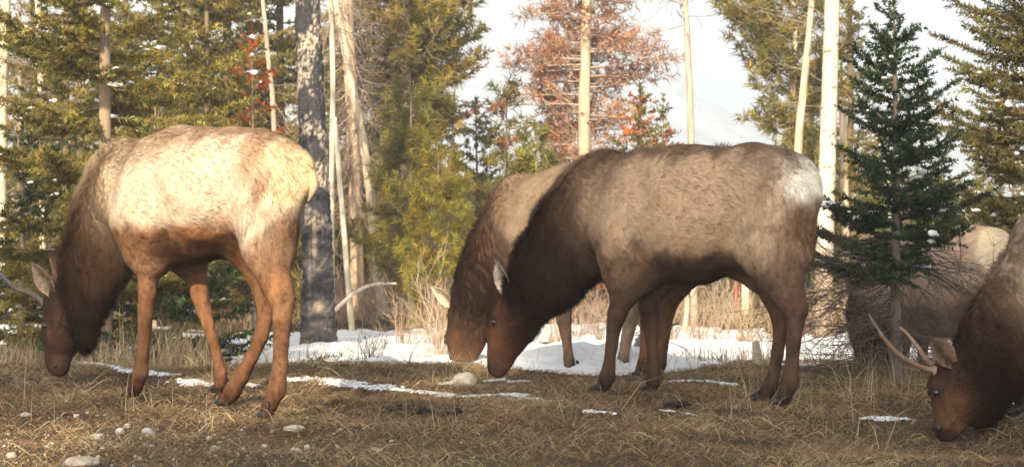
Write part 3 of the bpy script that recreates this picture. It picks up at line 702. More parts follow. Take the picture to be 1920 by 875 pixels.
# thin strips of old snow lying in the grass near the elk
def snow_strip(pts, wid, th, label, seed):
    W_ = np.array([[px2x(px, CAMZ*FPX/(py-HY)), CAMZ*FPX/(py-HY)] for px, py in pts])
    for _ in range(3):
        z = ground(W_[:, 0], W_[:, 1]); d = np.array([(CAMZ-zz)*FPX/(py-HY) for zz, (px, py) in zip(z, pts)])
        W_ = np.stack([[px2x(px, dd) for (px, py), dd in zip(pts, d)], d], 1)
    lo, hi = W_.min(0)-wid*1.6, W_.max(0)+wid*1.6
    st = max(.011, wid/18); X, Y, F = grid_mesh(np.arange(lo[0], hi[0], st), np.arange(lo[1], hi[1], st))
    D = np.full(X.shape, 9.)
    for a, b in zip(W_[:-1], W_[1:]):
        ab = b-a; t = np.clip(((X-a[0])*ab[0]+(Y-a[1])*ab[1])/(ab@ab), 0, 1)
        D = np.minimum(D, np.hypot(X-a[0]-t*ab[0], Y-a[1]-t*ab[1]))
    P = p2(X, Y)
    S = (.58 if wid > .08 else .85)-D/wid+.60*noise(P, 120+seed, .28)+.40*noise(P, 150+seed, .09)+.2*noise(P, 155+seed, .035)
    keep = (S.ravel()[F] > -.05).all(1)
    us, inv = np.unique(F[keep], return_inverse=True)
    Z = ground(X, Y)+.004+th*.7*np.tanh(S*1.3)+.004*noise(P, 160+seed, .05)
    c = np.array([X.ravel()[us].mean(), Y.ravel()[us].mean(), 0]); c[2] = gz(c[0], c[1])
    o = mk('snow_patch', np.stack([X, Y, Z], -1).reshape(-1, 3)[us]-c, inv.reshape(-1, 4), M_SNOW, smooth=True, loc=c)
    tag(o, label, 'snow', 'thin snow strips in the grass')
snow_strip([(-10, 685), (82, 687)], .10, .02, 'thin snow strip left of the grazing muzzle of the pale elk', 1)
snow_strip([(170, 690), (235, 696), (305, 704)], .12, .02, 'snow strip crossing behind the front hoof of the pale elk', 2)
snow_strip([(352, 708), (425, 722), (470, 724)], .12, .022, 'snow strip lying between the crossed legs of the pale elk', 3)
snow_strip([(545, 714), (600, 712), (640, 724), (700, 729)], .17, .03, 'broadest snow patch in the grass, right of the hind hooves of the pale elk', 4)
snow_strip([(720, 730), (800, 737), (870, 744), (945, 742), (1025, 753)], .10, .022, 'long broken snow strip in front of the round white boulder', 5)
snow_strip([(850, 716), (835, 722)], .05, .015, 'tiny snow patch touching the round white boulder', 6)
snow_strip([(930, 714), (985, 716)], .07, .015, 'small snow patch under the muzzle of the dark elk', 7)
snow_strip([(1110, 772), (1150, 776)], .05, .015, 'small snow streak in the grass below the middle front hoof', 8)
snow_strip([(1255, 772), (1300, 778)], .05, .012, 'small snow streak beside the dung under the dark elk', 9)
snow_strip([(1270, 715), (1330, 716), (1375, 722)], .10, .02, 'snow remnant between the front and hind hooves of the dark elk', 10)
snow_strip([(1640, 808), (1700, 810)], .05, .012, 'faint snow streak left of the right elk muzzle', 11)

# ------------------------------------------------------------------ mountain far behind the trees
def mountain():
    xs = np.linspace(-870, 870, 180); ts = np.linspace(0, 1, 40)
    ang = np.interp(xs, [-870, -300, -87, 20, 63, 87, 110, 133, 173, 233, 370, 870], [167, 173, 157, 143, 130, 113, 83, 68, 57, 73, 110, 140])
    P = p2(xs, xs*0)
    prof = ang+8*noise(P, 171, 90)+3*noise(P, 172, 24)
    X, T = np.meshgrid(xs, ts); Yb = 800+T*300
    Q = np.stack([X, Yb, T*100], -1)
    Z = prof[None]*T**.9+(6*noise(Q, 173, 80)+2.7*noise(Q, 174, 27))*np.sin(np.pi*T)
    n = len(xs); i = (np.arange(39)[:, None]*n+np.arange(n-1)[None]).ravel()
    m, t, b = new_mat('mountain_snow')
    nz = tex_noise(t, .036, 8, .65, N(t, 'ShaderNodeTexCoord').outputs['Object'])
    r = ramp(t, nz.outputs[0], [(.42, (.36, .37, .39)), (.58, (.70, .71, .74))])
    t.links.new(r.outputs[0], b.inputs['Base Color']); b.inputs['Roughness'].default_value = .9
    mk('mountain', np.stack([X, Yb, Z+8], -1), np.stack([i, i+1, i+n+1, i+n], 1), m, smooth=True)['kind'] = 'structure'
mountain()

# ------------------------------------------------------------------ trees
def frames(d):
    ref = np.where(np.abs(d[:, 2:3]) > .9, np.array([1., 0, 0]), np.array([0, 0, 1.]))
    a = unit(np.cross(d, ref)); return a, np.cross(a, d)
def needle_mesh(P, D, L, rng, n, kind, width, col, colvar=.25):
    """sprigs at P along D (length L): n needle blades each -> tri soup and colours"""
    S = len(P); A, B = frames(D)
    if kind == 'spruce':
        t = rng.uniform(-.05, 1, (S, n)); ang = rng.uniform(0, 6.283, (S, n)); fw = rng.uniform(.35, .8, (S, n)); ln = rng.uniform(.22, .42, (S, n))*(1-.35*t)
    else:
        t = rng.uniform(.0, .75, (S, n)); ang = rng.uniform(0, 6.283, (S, n)); fw = rng.uniform(.0, 1.3, (S, n)); ln = rng.uniform(.45, .8, (S, n))
    rad = A[:, None]*np.cos(ang)[..., None]+B[:, None]*np.sin(ang)[..., None]
    base = P[:, None]+D[:, None]*(t*L[:, None])[..., None]
    dr = unit(D[:, None]*fw[..., None]+rad)
    ll = (ln*L[:, None])[..., None]
    w = unit(np.cross(dr, rng.normal(size=(S, n, 3))))*width*rng.uniform(.7, 1.3, (S, n, 1))
    V = np.stack([base-w, base+w, base+dr*ll], 2).reshape(-1, 3)
    c = np.array(col)[None, None] if np.ndim(col) == 1 else np.asarray(col)[:, None]
    br = rng.lognormal(0, colvar, (S, 1, 1))*rng.lognormal(0, .18, (S, n, 1))
    C = np.clip(c*br, .002, .9)
    C = C+rng.normal(0, .10, (S, 1, 1))*C*np.array([1., .1, -.3])
    return V, np.repeat(np.clip(C, .002, .9).reshape(-1, 3), 3, 0)
GREEN, GOLD, DARK, RUST = (.22, .185, .042), (.29, .235, .055), (.050, .072, .026), (.34, .13, .05)
BARK, GREY, PALE = (.20, .14, .095), (.27, .23, .18), (.55, .46, .34)
def trunk_arr(H, r0, rng, lean=(0, 0), m=16, wob=.02, k=9):
    z = np.linspace(0, 1, m); x = np.cumsum(rng.normal(0, wob, (m, 2)), 0)*H/m
    x -= x[:1]
    P = np.stack([x[:, 0]+lean[0]*z*H, x[:, 1]+lean[1]*z*H, z*H-.05], 1)
    R = r0*(1-z)**.8*.93+r0*.07; R[0] *= 1.3
    V, F = tubes(P[None], R[None], k)
    V = V+.06*r0*np.stack([noise(V, 181, r0*3), noise(V, 182, r0*3), 0*V[:, 0]], -1)
    return P, R, V, F
def conifer(kind, H, R, zlo, rng, col=GREEN, r0=.06, lean=(0, 0), sprig=.15, needles=16, width=.006, gap=.2, ztop=None, dens=1.0, dead=0, deadcol=RUST, wood=BARK, droop=.25, fork=.08, snow=0, grow=None, trunkcol=None, up=.5, front=1.0, az=None, dead_z=1.0, wcol=None):
    """returns dict of arrays for a conifer standing at the local origin"""
    P, RR, Vt, Ft = trunk_arr(H, r0, rng, lean)
    tz = P[:, 2]
    def tr(z): return np.array([np.interp(z, tz, P[:, 0]), np.interp(z, tz, P[:, 1]), z])
    bl, br, tl, trd, SP, SD, SL, SC_ = [], [], [], [], [], [], [], []
    z = zlo; m = 6
    while z < H*.985:
        f = (z-zlo)/(H-zlo); env = (1-f)**.75 if kind == 'spruce' else min(1, (1-f)*2.2)**.7*(.75+.25*math.sin(z*2.3))
        nb = rng.integers(4, 7) if kind == 'spruce' else rng.integers(2, 5)
        for _ in range(nb):
            L = max(R*env*rng.uniform(.55, 1.15), .06)
            if rng.random() < .12: L *= .5
            a = rng.uniform(0, 6.283)
            if az is not None and rng.random() < .5: a = rng.normal(az, .6)
            zz = z+rng.uniform(-.5, .5)*gap
            if front < 1 and math.sin(a) < -.25 and rng.random() > front: continue
            if ztop is not None and zz > ztop+.6 and rng.random() < .7: continue
            o = tr(zz); h = np.array([math.cos(a), math.sin(a), 0]); s = np.linspace(0, 1, m)
            if kind == 'spruce': rise = (.55*f-.02)*s-droop*(1-f)*s+.28*s**2.2*(1-.3*f)
            else: rise = (.1+up*f)*s+up*.6*s**2
            sd = np.array([-h[1], h[0], 0])*rng.normal(0, .12)
            B = o+h*(s*L)[:, None]+sd*(L*s**2)[:, None]+np.array([0, 0, 1.])*(rise*L)[:, None]
            if kind != 'spruce': B = B+np.cumsum(rng.normal(0, .035*L, (m, 3)), 0)*(s[:, None])
            bl.append(B); rb = max(.10*np.interp(zz, tz, RR)+.008*L, .0035); br.append(np.linspace(rb, .002, m))
            isdead = rng.random() < dead and zz < H*dead_z
            ncol = np.array(deadcol if isdead else col)*rng.lognormal(0, .16)
            # side twigs
            st = fork*1.0; ss = np.arange(.10*L+st*rng.random(), L, st) if L > .12 else np.array([])
            for j, q in enumerate(ss):
                if rng.random() > dens: continue
                tq = q/L; i = min(int(tq*(m-1)), m-2); fr = tq*(m-1)-i
                p = B[i]*(1-fr)+B[i+1]*fr; dd = unit((B[i+1]-B[i])[None])[0]
                side = np.cross(dd, [0, 0, 1.]); side /= max(np.linalg.norm(side), 1e-6); side *= 1 if j % 2 else -1
                if kind == 'spruce': d2 = dd*.75+side*rng.uniform(.5, 1)+np.array([0, 0, rng.normal(-.08, .12)]); tlen = (.42*(L-q)+.07)*rng.uniform(.6, 1.1)
                else: d2 = dd*.6+side*rng.uniform(.2, 1)+np.array([0, 0, rng.uniform(-.1, .8)]); tlen = (.3*(L-q)+.12)*rng.uniform(.6, 1.2)
                d2 /= np.linalg.norm(d2); e = p+d2*tlen
                tl.append(np.stack([p, e])); trd.append([rb*.4+.001, .0012])
                if kind == 'spruce':
                    k = max(1, int(tlen/(sprig*.75)+.5))
                    for w in range(k):
                        SP.append(p+d2*(tlen*w/k)); SD.append(d2+rng.normal(0, .12, 3)); SL.append(sprig*rng.uniform(.8, 1.2)); SC_.append(ncol)
                else:
                    k = 1 if tlen < .2 else 2
                    for w in range(k):
                        SP.append(p+d2*tlen*(.95-.45*w)); SD.append(d2+rng.normal(0, .35, 3)+np.array([0, 0, .25])); SL.append(sprig*rng.uniform(.7, 1.2)); SC_.append(ncol)
            # sprigs along the branch itself
            if kind == 'spruce':
                for q in np.arange(.08*L, L*1.02, sprig*.7):
                    tq = min(q/L, .999); i = min(int(tq*(m-1)), m-2); fr = tq*(m-1)-i
                    if rng.random() < dens+.1:
                        SP.append(B[i]*(1-fr)+B[i+1]*fr); SD.append(B[i+1]-B[i]+rng.normal(0, .01, 3)); SL.append(sprig*1.1); SC_.append(ncol)
            else:
                SP.append(B[-1]); SD.append(B[-1]-B[-2]); SL.append(sprig*1.2); SC_.append(ncol)
        z += gap*rng.uniform(.75, 1.25)
    if kind == 'spruce':
        for q in range(3): SP.append(tr(H*.99-q*.08)); SD.append(np.array([0, 0, 1.])); SL.append(sprig); SC_.append(np.array(col))
    SP, SD, SL, SC_ = np.array(SP), unit(np.array(SD, float)), np.array(SL), np.array(SC_)
    Vn, Cn = needle_mesh(SP, SD, SL, rng, needles, kind, width, SC_)
    Vb, Fb = tubes(np.array(bl), np.array(br), 4)
    if tl:
        V2, F2 = tubes(np.array(tl), np.array(trd), 3); nb_ = len(Vb); Vb, Fb = merge([(Vb, Fb), (V2, F2)])
    wc = np.array(wcol or wood)
    Ct = np.clip(np.array(trunkcol or wood)*(1+.35*noise(Vt*np.array([1, 1, .4]), 191, .12)+.2*noise(Vt, 192, .05))[:, None], .01, .9)
    Cb = np.clip(wc*(1+.3*noise(Vb, 193, .3))[:, None], .01, .9)
    out = dict(trunk=(Vt, Ft, Ct), branches=(Vb, Fb, Cb), crown=(Vn, Cn))
    if snow:
        idx = rng.choice(len(SP), min(snow, len(SP)), replace=False); idx = np.array([i for i in idx if SP[i][2] < (ztop or 9e9)+.2])
        pk, fk = [], []; ico, icf = ICO
        for i in idx:
            for _ in range(rng.integers(1, 4)):
                c = SP[i]+SD[i]*rng.uniform(-.4, 1.2)*SL[i]+np.array([0, 0, .012]); sc = rng.uniform(.008, .024)*np.array([1.25, 1.25, .8])*rng.uniform(.6, 1.3, 3)
                v = ico*sc*(1+.25*rng.normal(size=(len(ico), 1))); ax = SD[i]*np.array([1, 1, .5]); v = v+ax*(v@ax)[:, None]*.6
                pk.append((v+c, icf))
        if pk: out['snow'] = merge(pk)
    return out
def ico_sphere(sub):
    t = (1+5**.5)/2
    V = [(-1, t, 0), (1, t, 0), (-1, -t, 0), (1, -t, 0), (0, -1, t), (0, 1, t), (0, -1, -t), (0, 1, -t), (t, 0, -1), (t, 0, 1), (-t, 0, -1), (-t, 0, 1)]
    F = [(0, 11, 5), (0, 5, 1), (0, 1, 7), (0, 7, 10), (0, 10, 11), (1, 5, 9), (5, 11, 4), (11, 10, 2), (10, 7, 6), (7, 1, 8), (3, 9, 4), (3, 4, 2), (3, 2, 6), (3, 6, 8), (3, 8, 9), (4, 9, 5), (2, 4, 11), (6, 2, 10), (8, 6, 7), (9, 8, 1)]
    V = [np.array(v, float)/np.linalg.norm(v) for v in V]
    for _ in range(sub):
        c, G = {}, []
        def mid(a, b):
            k = (min(a, b), max(a, b))
            if k not in c: v = V[a]+V[b]; V.append(v/np.linalg.norm(v)); c[k] = len(V)-1
            return c[k]
        for a, b, d in F:
            x, y, z = mid(a, b), mid(b, d), mid(d, a); G += [(a, x, z), (b, y, x), (d, z, y), (x, y, z)]
        F = G
    return np.array(V), np.array(F)
ICO = ico_sphere(1)
TRI = 0
def plant_tree(name, label, cat, x, y, A, group=None, z=None):
    global TRI
    z = gz(x, y)-.04 if z is None else z
    r = root(name, (x, y, z), label, cat, group)
    for part, mat in (('trunk', M_WOOD), ('branches', M_TWIG)):
        if part in A: V, F, C = A[part]; o_ = mk(part, V, F, mat, r, C, True); part == 'branches' and tag(o_, kind='stuff')
    if 'crown' in A:
        V, C = A['crown']; tag(mk('crown', V, np.arange(len(V)).reshape(-1, 3), M_NEEDLE, r, C), kind='stuff'); TRI += len(V)//3
    if 'snow' in A: V, F = A['snow']; tag(mk('branch_snow', V, F, M_SNOW, r, smooth=True), kind='stuff'); TRI += len(F)
    return r
def copy_tree(src, label, x, y, s=1.0, rot=0., group=None, z=None):
    c = src.copy(); SC.collection.objects.link(c); c.location = (x, y, gz(x, y)-.04 if z is None else z)
    c.rotation_euler = (0, 0, rot); c.scale = (s, s, s); c['label'] = label
    if group: c['group'] = group
    for ch in src.children:
        d = ch.copy(); SC.collection.objects.link(d); d.parent = c
    return c
rg = np.random.default_rng(2024)
def T(name, label, px, d, H, kind='spruce', cat='tree', group=None, **kw):
    zt = px2z(-30, d)
    kw.setdefault('ztop', zt)
    A = conifer(kind, H, rng=np.random.default_rng(int(px*7+d*13)), **kw)
    return plant_tree(name, label, cat, px2x(px, d), d, A, group)

GB = 'conifers standing behind the clearing'
PT = dict(kind='pine', group=GB)
# left foreground fir
T('fir_tree', 'nearest yellow green fir at the left with snow dabs, pale trunk showing through its boughs', 196, 15.0, 6.8, R=1.30, zlo=.35, col=(.25, .205, .046), r0=.062, gap=.19, sprig=.15, needles=36, width=.0072, fork=.048, snow=75, trunkcol=(.30, .22, .15), droop=.32)
T('fir_tree', 'slim golden fir between the nearest snowy fir and the rusty orange dead fir', 392, 22.5, 6.4, R=.95, zlo=.5, col=(.27, .215, .046), r0=.05, gap=.2, sprig=.19, needles=26, width=.010, fork=.07, snow=20)
T('fir_tree', 'yellow green fir behind the thin white dead trunk at the left', 118, 20, 6.2, R=1.0, zlo=.4, col=(.23, .19, .044), r0=.055, gap=.21, sprig=.19, needles=24, width=.010, fork=.075, snow=24)
T('fir_tree', 'low dark green fir boughs behind the chest and belly of the pale elk', 335, 14.5, 1.45, R=.95, zlo=.15, col=DARK, r0=.035, gap=.15, sprig=.16, needles=26, width=.008, snow=8)
T('fir_tree', 'short dark fir with snow at the left edge behind the elk antler', 40, 16.4, 2.0, R=1.0, zlo=.25, col=(.055, .072, .024), r0=.04, gap=.16, sprig=.16, needles=26, width=.008, snow=30)
# yellow green wall behind left
FA = T('fir_tree', 'tall yellow green fir between the snowy fir and the charred trunk', 425, 23, 8.5, R=1.35, zlo=.5, col=GOLD, r0=.075, trunkcol=(.13, .095, .07), gap=.22, sprig=.24, needles=20, width=.014, fork=.085, snow=40, group=GB)
FB = T('fir_tree', 'green fir directly left of the charred trunk', 530, 25, 8.5, R=1.4, zlo=.6, col=GREEN, r0=.075, trunkcol=(.13, .095, .07), gap=.23, sprig=.25, needles=20, width=.015, fork=.09, snow=14, group=GB)
FC = T('fir_tree', 'fir behind the snowy fir, seen over the back of the pale elk', 300, 26, 9, R=1.5, zlo=.4, col=(.24, .195, .045), r0=.075, trunkcol=(.13, .095, .07), gap=.24, sprig=.26, needles=20, width=.015, fork=.09, snow=26, group=GB)
T('dead_tree', 'small rusty orange dead fir left of the charred trunk', 474, 18.5, 3.08, R=.46, zlo=1.5, col=(.42, .12, .028), r0=.02, gap=.17, sprig=.16, needles=20, width=.010, dens=.7, snow=14, wood=GREY)
# pines right of the charred trunk
T('pine_tree', 'tall golden green pine with a heavy crown right of the bleached poles', 765, 26, 9.5, R=1.05, zlo=2.0, col=GOLD, r0=.085, gap=.11, sprig=.20, needles=32, width=.0085, fork=.048, wood=GREY, trunkcol=(.42, .30, .2), **PT)
FD = T('fir_tree', 'conical green fir beside the open sky at the centre left', 800, 29, 8.4, R=1.08, zlo=.4, col=(.235, .19, .045), r0=.075, trunkcol=(.13, .095, .07), gap=.23, sprig=.26, needles=20, width=.016, fork=.09, dead=.12, dead_z=.55, group=GB)
PA = T('pine_tree', 'middle height pine with a pale trunk behind the bright young pine', 770, 21.5, 2.75, R=.66, zlo=.5, col=(.21, .18, .04), r0=.05, gap=.10, sprig=.17, needles=32, width=.0062, fork=.042, trunkcol=(.5, .36, .22), **PT)
PB = T('pine_tree', 'bright yellow green young pine left of the hindmost grazing elk', 822, 18.8, 1.98, kind='pine', R=.43, zlo=.15, col=(.27, .225, .036), r0=.022, gap=.06, sprig=.115, needles=34, width=.0042, fork=.033, up=.75, trunkcol=(.4, .28, .18))
# dead red pines at the centre
T('dead_tree', 'large dead pine with rusty red needles and a bare leaning trunk', 1090, 28, 7.5, kind='pine', R=1.30, zlo=1.6, col=(.40, .215, .115), r0=.125, lean=(.012, 0), gap=.065, sprig=.20, needles=7, width=.0095, fork=.055, dens=.9, wood=(.42, .32, .25), trunkcol=(.55, .42, .29), up=-.15, front=.12)
T('dead_tree', 'second dead trunk with dense red brown needles left of the leaning dead pine', 1060, 29.5, 4.6, kind='pine', R=.45, zlo=1.3, col=(.34, .16, .08), r0=.085, front=.1, gap=.08, sprig=.20, needles=14, width=.012, fork=.06, wood=GREY, trunkcol=(.5, .36, .24), up=.2)
T('pine_tree', 'spindly green pine at the left foot of the dead red pine', 950, 25.5, 2.95, R=.46, zlo=.4, col=(.18, .16, .036), r0=.03, gap=.12, sprig=.19, needles=20, width=.010, fork=.06, dead=.2, **PT)
PC = T('pine_tree', 'young pine with a pale straight stem left of the front shoulder of the dark elk', 1003, 23, 2.35, R=.42, zlo=.4, col=(.21, .18, .036), r0=.026, gap=.11, sprig=.18, needles=22, width=.009, fork=.055, trunkcol=(.6, .48, .25), **PT)
FE = T('fir_tree', 'green and orange fir above the middle of the back of the dark elk', 1205, 24, 2.8, R=.62, zlo=.4, col=(.18, .16, .036), r0=.03, gap=.15, sprig=.22, needles=18, width=.013, dead=.38, deadcol=(.42, .13, .03), group=GB)
T('fir_tree', 'small mixed green fir just left of the bare dead pole', 1245, 27, 2.75, R=.55, zlo=.4, col=(.16, .14, .035), r0=.03, gap=.17, sprig=.23, needles=18, width=.014, dead=.3, group=GB)
FF_ = T('fir_tree', 'dark green fir beyond the neck of the hindmost grazing elk', 893, 30, 3.0, R=.8, zlo=.2, col=(.21, .175, .042), r0=.04, gap=.19, sprig=.25, needles=18, width=.015, group=GB)
T('dead_tree', 'grey dead fir, a dense brush of fine bare twigs left of the tall golden pine', 672, 24.6, 4.7, R=.42, zlo=1.1, col=(.27, .20, .15), r0=.05, gap=.12, sprig=.22, needles=12, width=.007, fork=.06, droop=.75, wood=(.33, .25, .19))
T('dead_tree', 'grey leafless fir with tangled twigs between the two white stems at the far left', 36, 24, 5.5, R=.75, zlo=.6, col=(.30, .22, .16), r0=.05, gap=.22, sprig=.24, needles=6, width=.007, fork=.08, droop=.5, wood=(.36, .27, .2))
T('dead_tree', 'grey leafless fir seen above the back of the pale elk', 290, 20.5, 2.6, R=.6, zlo=.6, col=(.28, .20, .15), r0=.03, gap=.14, sprig=.2, needles=7, width=.006, fork=.07, droop=.4, wood=(.34, .26, .2))
# right
T('pine_tree', 'pale golden pine left of the white birch trunk', 1478, 26, 6.8, R=.92, zlo=.9, col=(.25, .205, .05), r0=.06, lean=(.02, 0), gap=.12, sprig=.21, needles=22, width=.010, fork=.06, wood=GREY, trunkcol=(.55, .42, .28), **PT)
T('fir_tree', 'yellow green fir behind the white birch trunk', 1590, 28, 7, R=1.0, zlo=.3, col=GOLD, r0=.07, gap=.27, sprig=.25, needles=16, width=.015, fork=.11, dens=.75, group=GB)
FG = T('fir_tree', 'low golden fir seen beneath the tail of the dark elk', 1600, 22, 2.3, R=.75, zlo=.2, col=(.22, .18, .036), r0=.03, gap=.19, sprig=.21, needles=18, width=.012, group=GB)
DS = T('spruce_tree', 'dark green young spruce in shade beside the right elk, dead twigs at its foot', 1678, 11.9, 2.42, R=.62, zlo=.70, col=(.050, .076, .034), r0=.042, gap=.072, sprig=.10, needles=38, width=.0052, fork=.045, snow=42, droop=.12, trunkcol=(.16, .125, .10))
T('spruce_tree', 'large sunlit spruce with snowy boughs at the right edge of the photo', 1985, 13.8, 7.0, R=1.15, zlo=.55, col=(.16, .14, .04), r0=.10, gap=.14, sprig=.135, needles=30, width=.0058, fork=.055, dens=.95, snow=110, droop=.2, az=math.pi)
# the forest wall further back and the young firs in front of it
GF, GU = 'conifers of the forest wall far behind', 'young firs and pines beyond the snow'
LAND = [(5, 'pale trunk at the far left edge'), (78, 'thin white dead trunk'), (196, 'nearest snowy fir'), (290, 'withers of the pale elk'), (400, 'back of the pale elk'), (476, 'rusty orange dead fir'), (595, 'charred trunk'), (650, 'leaning white pole'), (715, 'crooked dead trunk'), (765, 'tall golden pine'), (822, 'bright young pine'), (893, 'neck of the hindmost elk'),
        (950, 'spindly green pine'), (1003, 'pale stemmed young pine'), (1090, 'leaning dead red pine'), (1160, 'front leg of the dark elk'), (1205, 'green and orange fir'), (1293, 'bare pole against the sky'), (1381, 'dull red post'), (1440, 'hind legs of the dark elk'), (1495, 'slender bent trunk'), (1541, 'white birch'), (1586, 'tan trunk by the birch'), (1680, 'dark shaded spruce'), (1790, 'antlers of the right elk'), (1900, 'snowy spruce at the right edge')]
USED = set()
def placed(what, px):
    c = sorted(LAND, key=lambda l: abs(l[0]-px))
    for l in c[:4]:
        for rel in (['behind'] if abs(l[0]-px) < 14 else ['right of', 'further right of'] if px > l[0] else ['left of', 'further left of']):
            t = f'{what} {rel} the {l[1]}'
            if t not in USED: USED.add(t); return t
    return f'{what} behind the {c[0][1]}'
wall = [(-60, 34, FC, .9), (60, 36, FA, .9), (150, 33, FB, .95), (235, 38, FD, 1.), (370, 35, FB, .9), (470, 37, FC, .8), (590, 34, FA, .85), (655, 38, FB, .9), (715, 35, FC, .55), (770, 40, FD, .75), (850, 38, FC, .42),
        (920, 42, FD, .36), (985, 37, FA, .36), (1040, 40, FB, .42), (1110, 36, FC, .34), (1170, 41, FD, .36), (1230, 38, FA, .33), (1290, 36, FB, .27), (1340, 41, FC, .27), (1400, 38, FD, .32), (1455, 42, FA, .45), (1520, 36, FB, .5),
        (1580, 41, FC, .6), (1640, 37, FD, .40), (1700, 42, FA, .42), (1760, 36, FB, .36), (1830, 40, FC, .38), (1900, 37, FD, .5), (1975, 39, FA, .6)]
for i, (px, d, src, s) in enumerate(wall):
    copy_tree(src, placed('distant conifer of the forest wall', px), px2x(px, d), d, s, 1.1+i*2.3, GF)
under = [(585, 27, FG, .8), (640, 28, PA, .7), (700, 26, FG, .75), (735, 24, PB, .8), (880, 27, FG, .7), (925, 24, PC, .7), (975, 28, FE, .7), (1050, 26, FG, .75), (1105, 28, FG, .65), (1160, 26, PC, .8), (1215, 29, FG, .75), (1275, 27, FF_, .55),
         (1320, 25, FG, .55), (1365, 28, PA, .6), (1425, 27, FG, .8), (1470, 30, FF_, .6), (1540, 26, PC, .75), (1575, 25, PB, .8), (1640, 24, FG, .7), (1700, 26, FF_, .6), (1770, 24, FG, .8), (1850, 25, PA, .7), (1920, 22, FG, .7),
         (455, 24, FG, .7), (560, 23, PB, .6), (130, 22, FG, .85), (20, 24, FF_, .6), (260, 23, PA, .6), (-40, 22, FG, .8)]
for i, (px, d, src, s) in enumerate(under):
    copy_tree(src, placed({'fir_tree': 'young golden fir in the undergrowth', 'pine_tree': 'young bushy pine in the undergrowth'}[src.name.split('.')[0]], px), px2x(px, d), d, s, .7+i*1.9, GU)
# tall pines on the rise behind the viewer: they throw the shade that lies over the right half
def shade_pines():
    A = conifer('pine', 12.4, R=1.7, zlo=4.5, rng=np.random.default_rng(77), col=GREEN, r0=.16, gap=.26, sprig=.42, needles=20, width=.024, fork=.15, wood=GREY)
    first = None
    ey = (math.cos(SUN_AZ), -math.sin(SUN_AZ)); dv = (-math.sin(SUN_AZ), -math.cos(SUN_AZ))
    for e, back, s in SHADE:
        x, y = e*ey[0]+back*dv[0], e*ey[1]+back*dv[1]
        if first is None: first = plant_tree('pine_tree', 'tall pine behind the viewer', 'tree', x, y, A, 'tall pines behind the viewer', z=-.3); o = first
        else: o = copy_tree(first, 'tall pine behind the viewer', x, y, s, e*3.1, 'tall pines behind the viewer', z=-.3)
        o.scale = (s, s, s)
SHADE = [(-2.0, 16.5, .965), (-1.3, 14, .93), (.2, 15.5, 1.0), (1.3, 13.5, .97), (2.5, 15, 1.0), (-.5, 17, 1.02), (1.0, 18, 1.0), (3.6, 14, 1.), (-5.6, 15, .98), (-7.2, 14, 1.0), (-6.4, 17, 1.0)]
shade_pines()
print('needle tris', TRI)
# ------------------------------------------------------------------ trunks, poles, dead wood
M_CHAR = attr_mat('charred_bark', .85, 45, .45)
M_BIRCH = attr_mat('birch_bark', .7, 30, .12, stretch=(1, 1, 3))
def charred():
    d = 18.0; x0 = px2x(598, d); z0 = gz(x0, d)-.06
    m, k = 260, 48; H = 8.5
    z = np.concatenate([np.linspace(0, 3.9, 220), np.linspace(4, H, 40)]); a = np.arange(k)/k*2*np.pi
    r = .150-.011*z+.045*np.exp(-z/.14)+.012*np.exp(-z/.7); r = np.maximum(r, .02)
    Zm, Am = np.meshgrid(z, a, indexing='ij')
    Pn = np.stack([np.cos(Am)*.14, np.sin(Am)*.14, Zm], -1)
    pl = np.abs(noise(Pn*np.array([1, 1, .45]), 201, .05))+.6*np.abs(noise(Pn*np.array([1, 1, .6]), 202, .022))
    flare = 1+.10*np.exp(-Zm/.2)*np.cos(5*Am+1)
    Rr = r[:, None]*flare+.016*np.clip(pl, 0, 1.2)-.008+.006*noise(Pn, 203, .3)
    cx = -.030*Zm+.012*np.sin(Zm*1.3)
    V = np.stack([cx+Rr*np.cos(Am), Rr*np.sin(Am), Zm], -1)
    base = np.array([.040, .038, .042]); pale = np.array([.36, .30, .235])
    mk_ = np.clip(noise(Pn*np.array([1, 1, .8]), 204, .42)*.9+.35*noise(Pn, 205, .12)+.45*(pl-.55), -1, 1.3)
    hfac = np.clip((Zm-.9)/.7, .15, 1)
    f = smooth01((mk_+.10)/.6)*smooth01((pl-.22)/.35)*hfac*.95
    C = base*(1-f[..., None])+pale*f[..., None]
    C = C*(.55+.75*np.clip(pl, 0, 1.1))[..., None]
    C = C*np.where(Zm < .5, 1.25, 1)[..., None]
    def patch(px, py, wx, wz, c, al):
        zc = px2z(py, d)-z0; xx = (px2x(px, d)-x0); dx = V[..., 0]-xx; dz = Zm-zc
        q = (dx/wx)**2+(dz/wz)**2; w = (np.exp(-q*q)*(V[..., 1] < .03)*al)[..., None]
        return C*(1-w)+np.array(c)*w
    C = patch(592, 455, .022, .20, (.30, .22, .15), .8); C = patch(601, 575, .05, .055, (.36, .27, .18), .7); C = patch(583, 500, .012, .32, (.16, .15, .15), .8); C = patch(590, 600, .07, .12, (.15, .12, .10), .6)
    i = (np.arange(m-1)[:, None]*k+np.arange(k)[None]).ravel(); j = (np.arange(m-1)[:, None]*k+(np.arange(k)[None]+1) % k).ravel()
    r_ = root('charred_tree', (x0, d, z0), 'thick charred dark tree trunk standing right behind the rump of the pale elk', 'tree')
    mk('trunk', V, np.stack([i, j, j+k, i+k], 1), M_CHAR, r_, C.reshape(-1, 3), True)
charred()
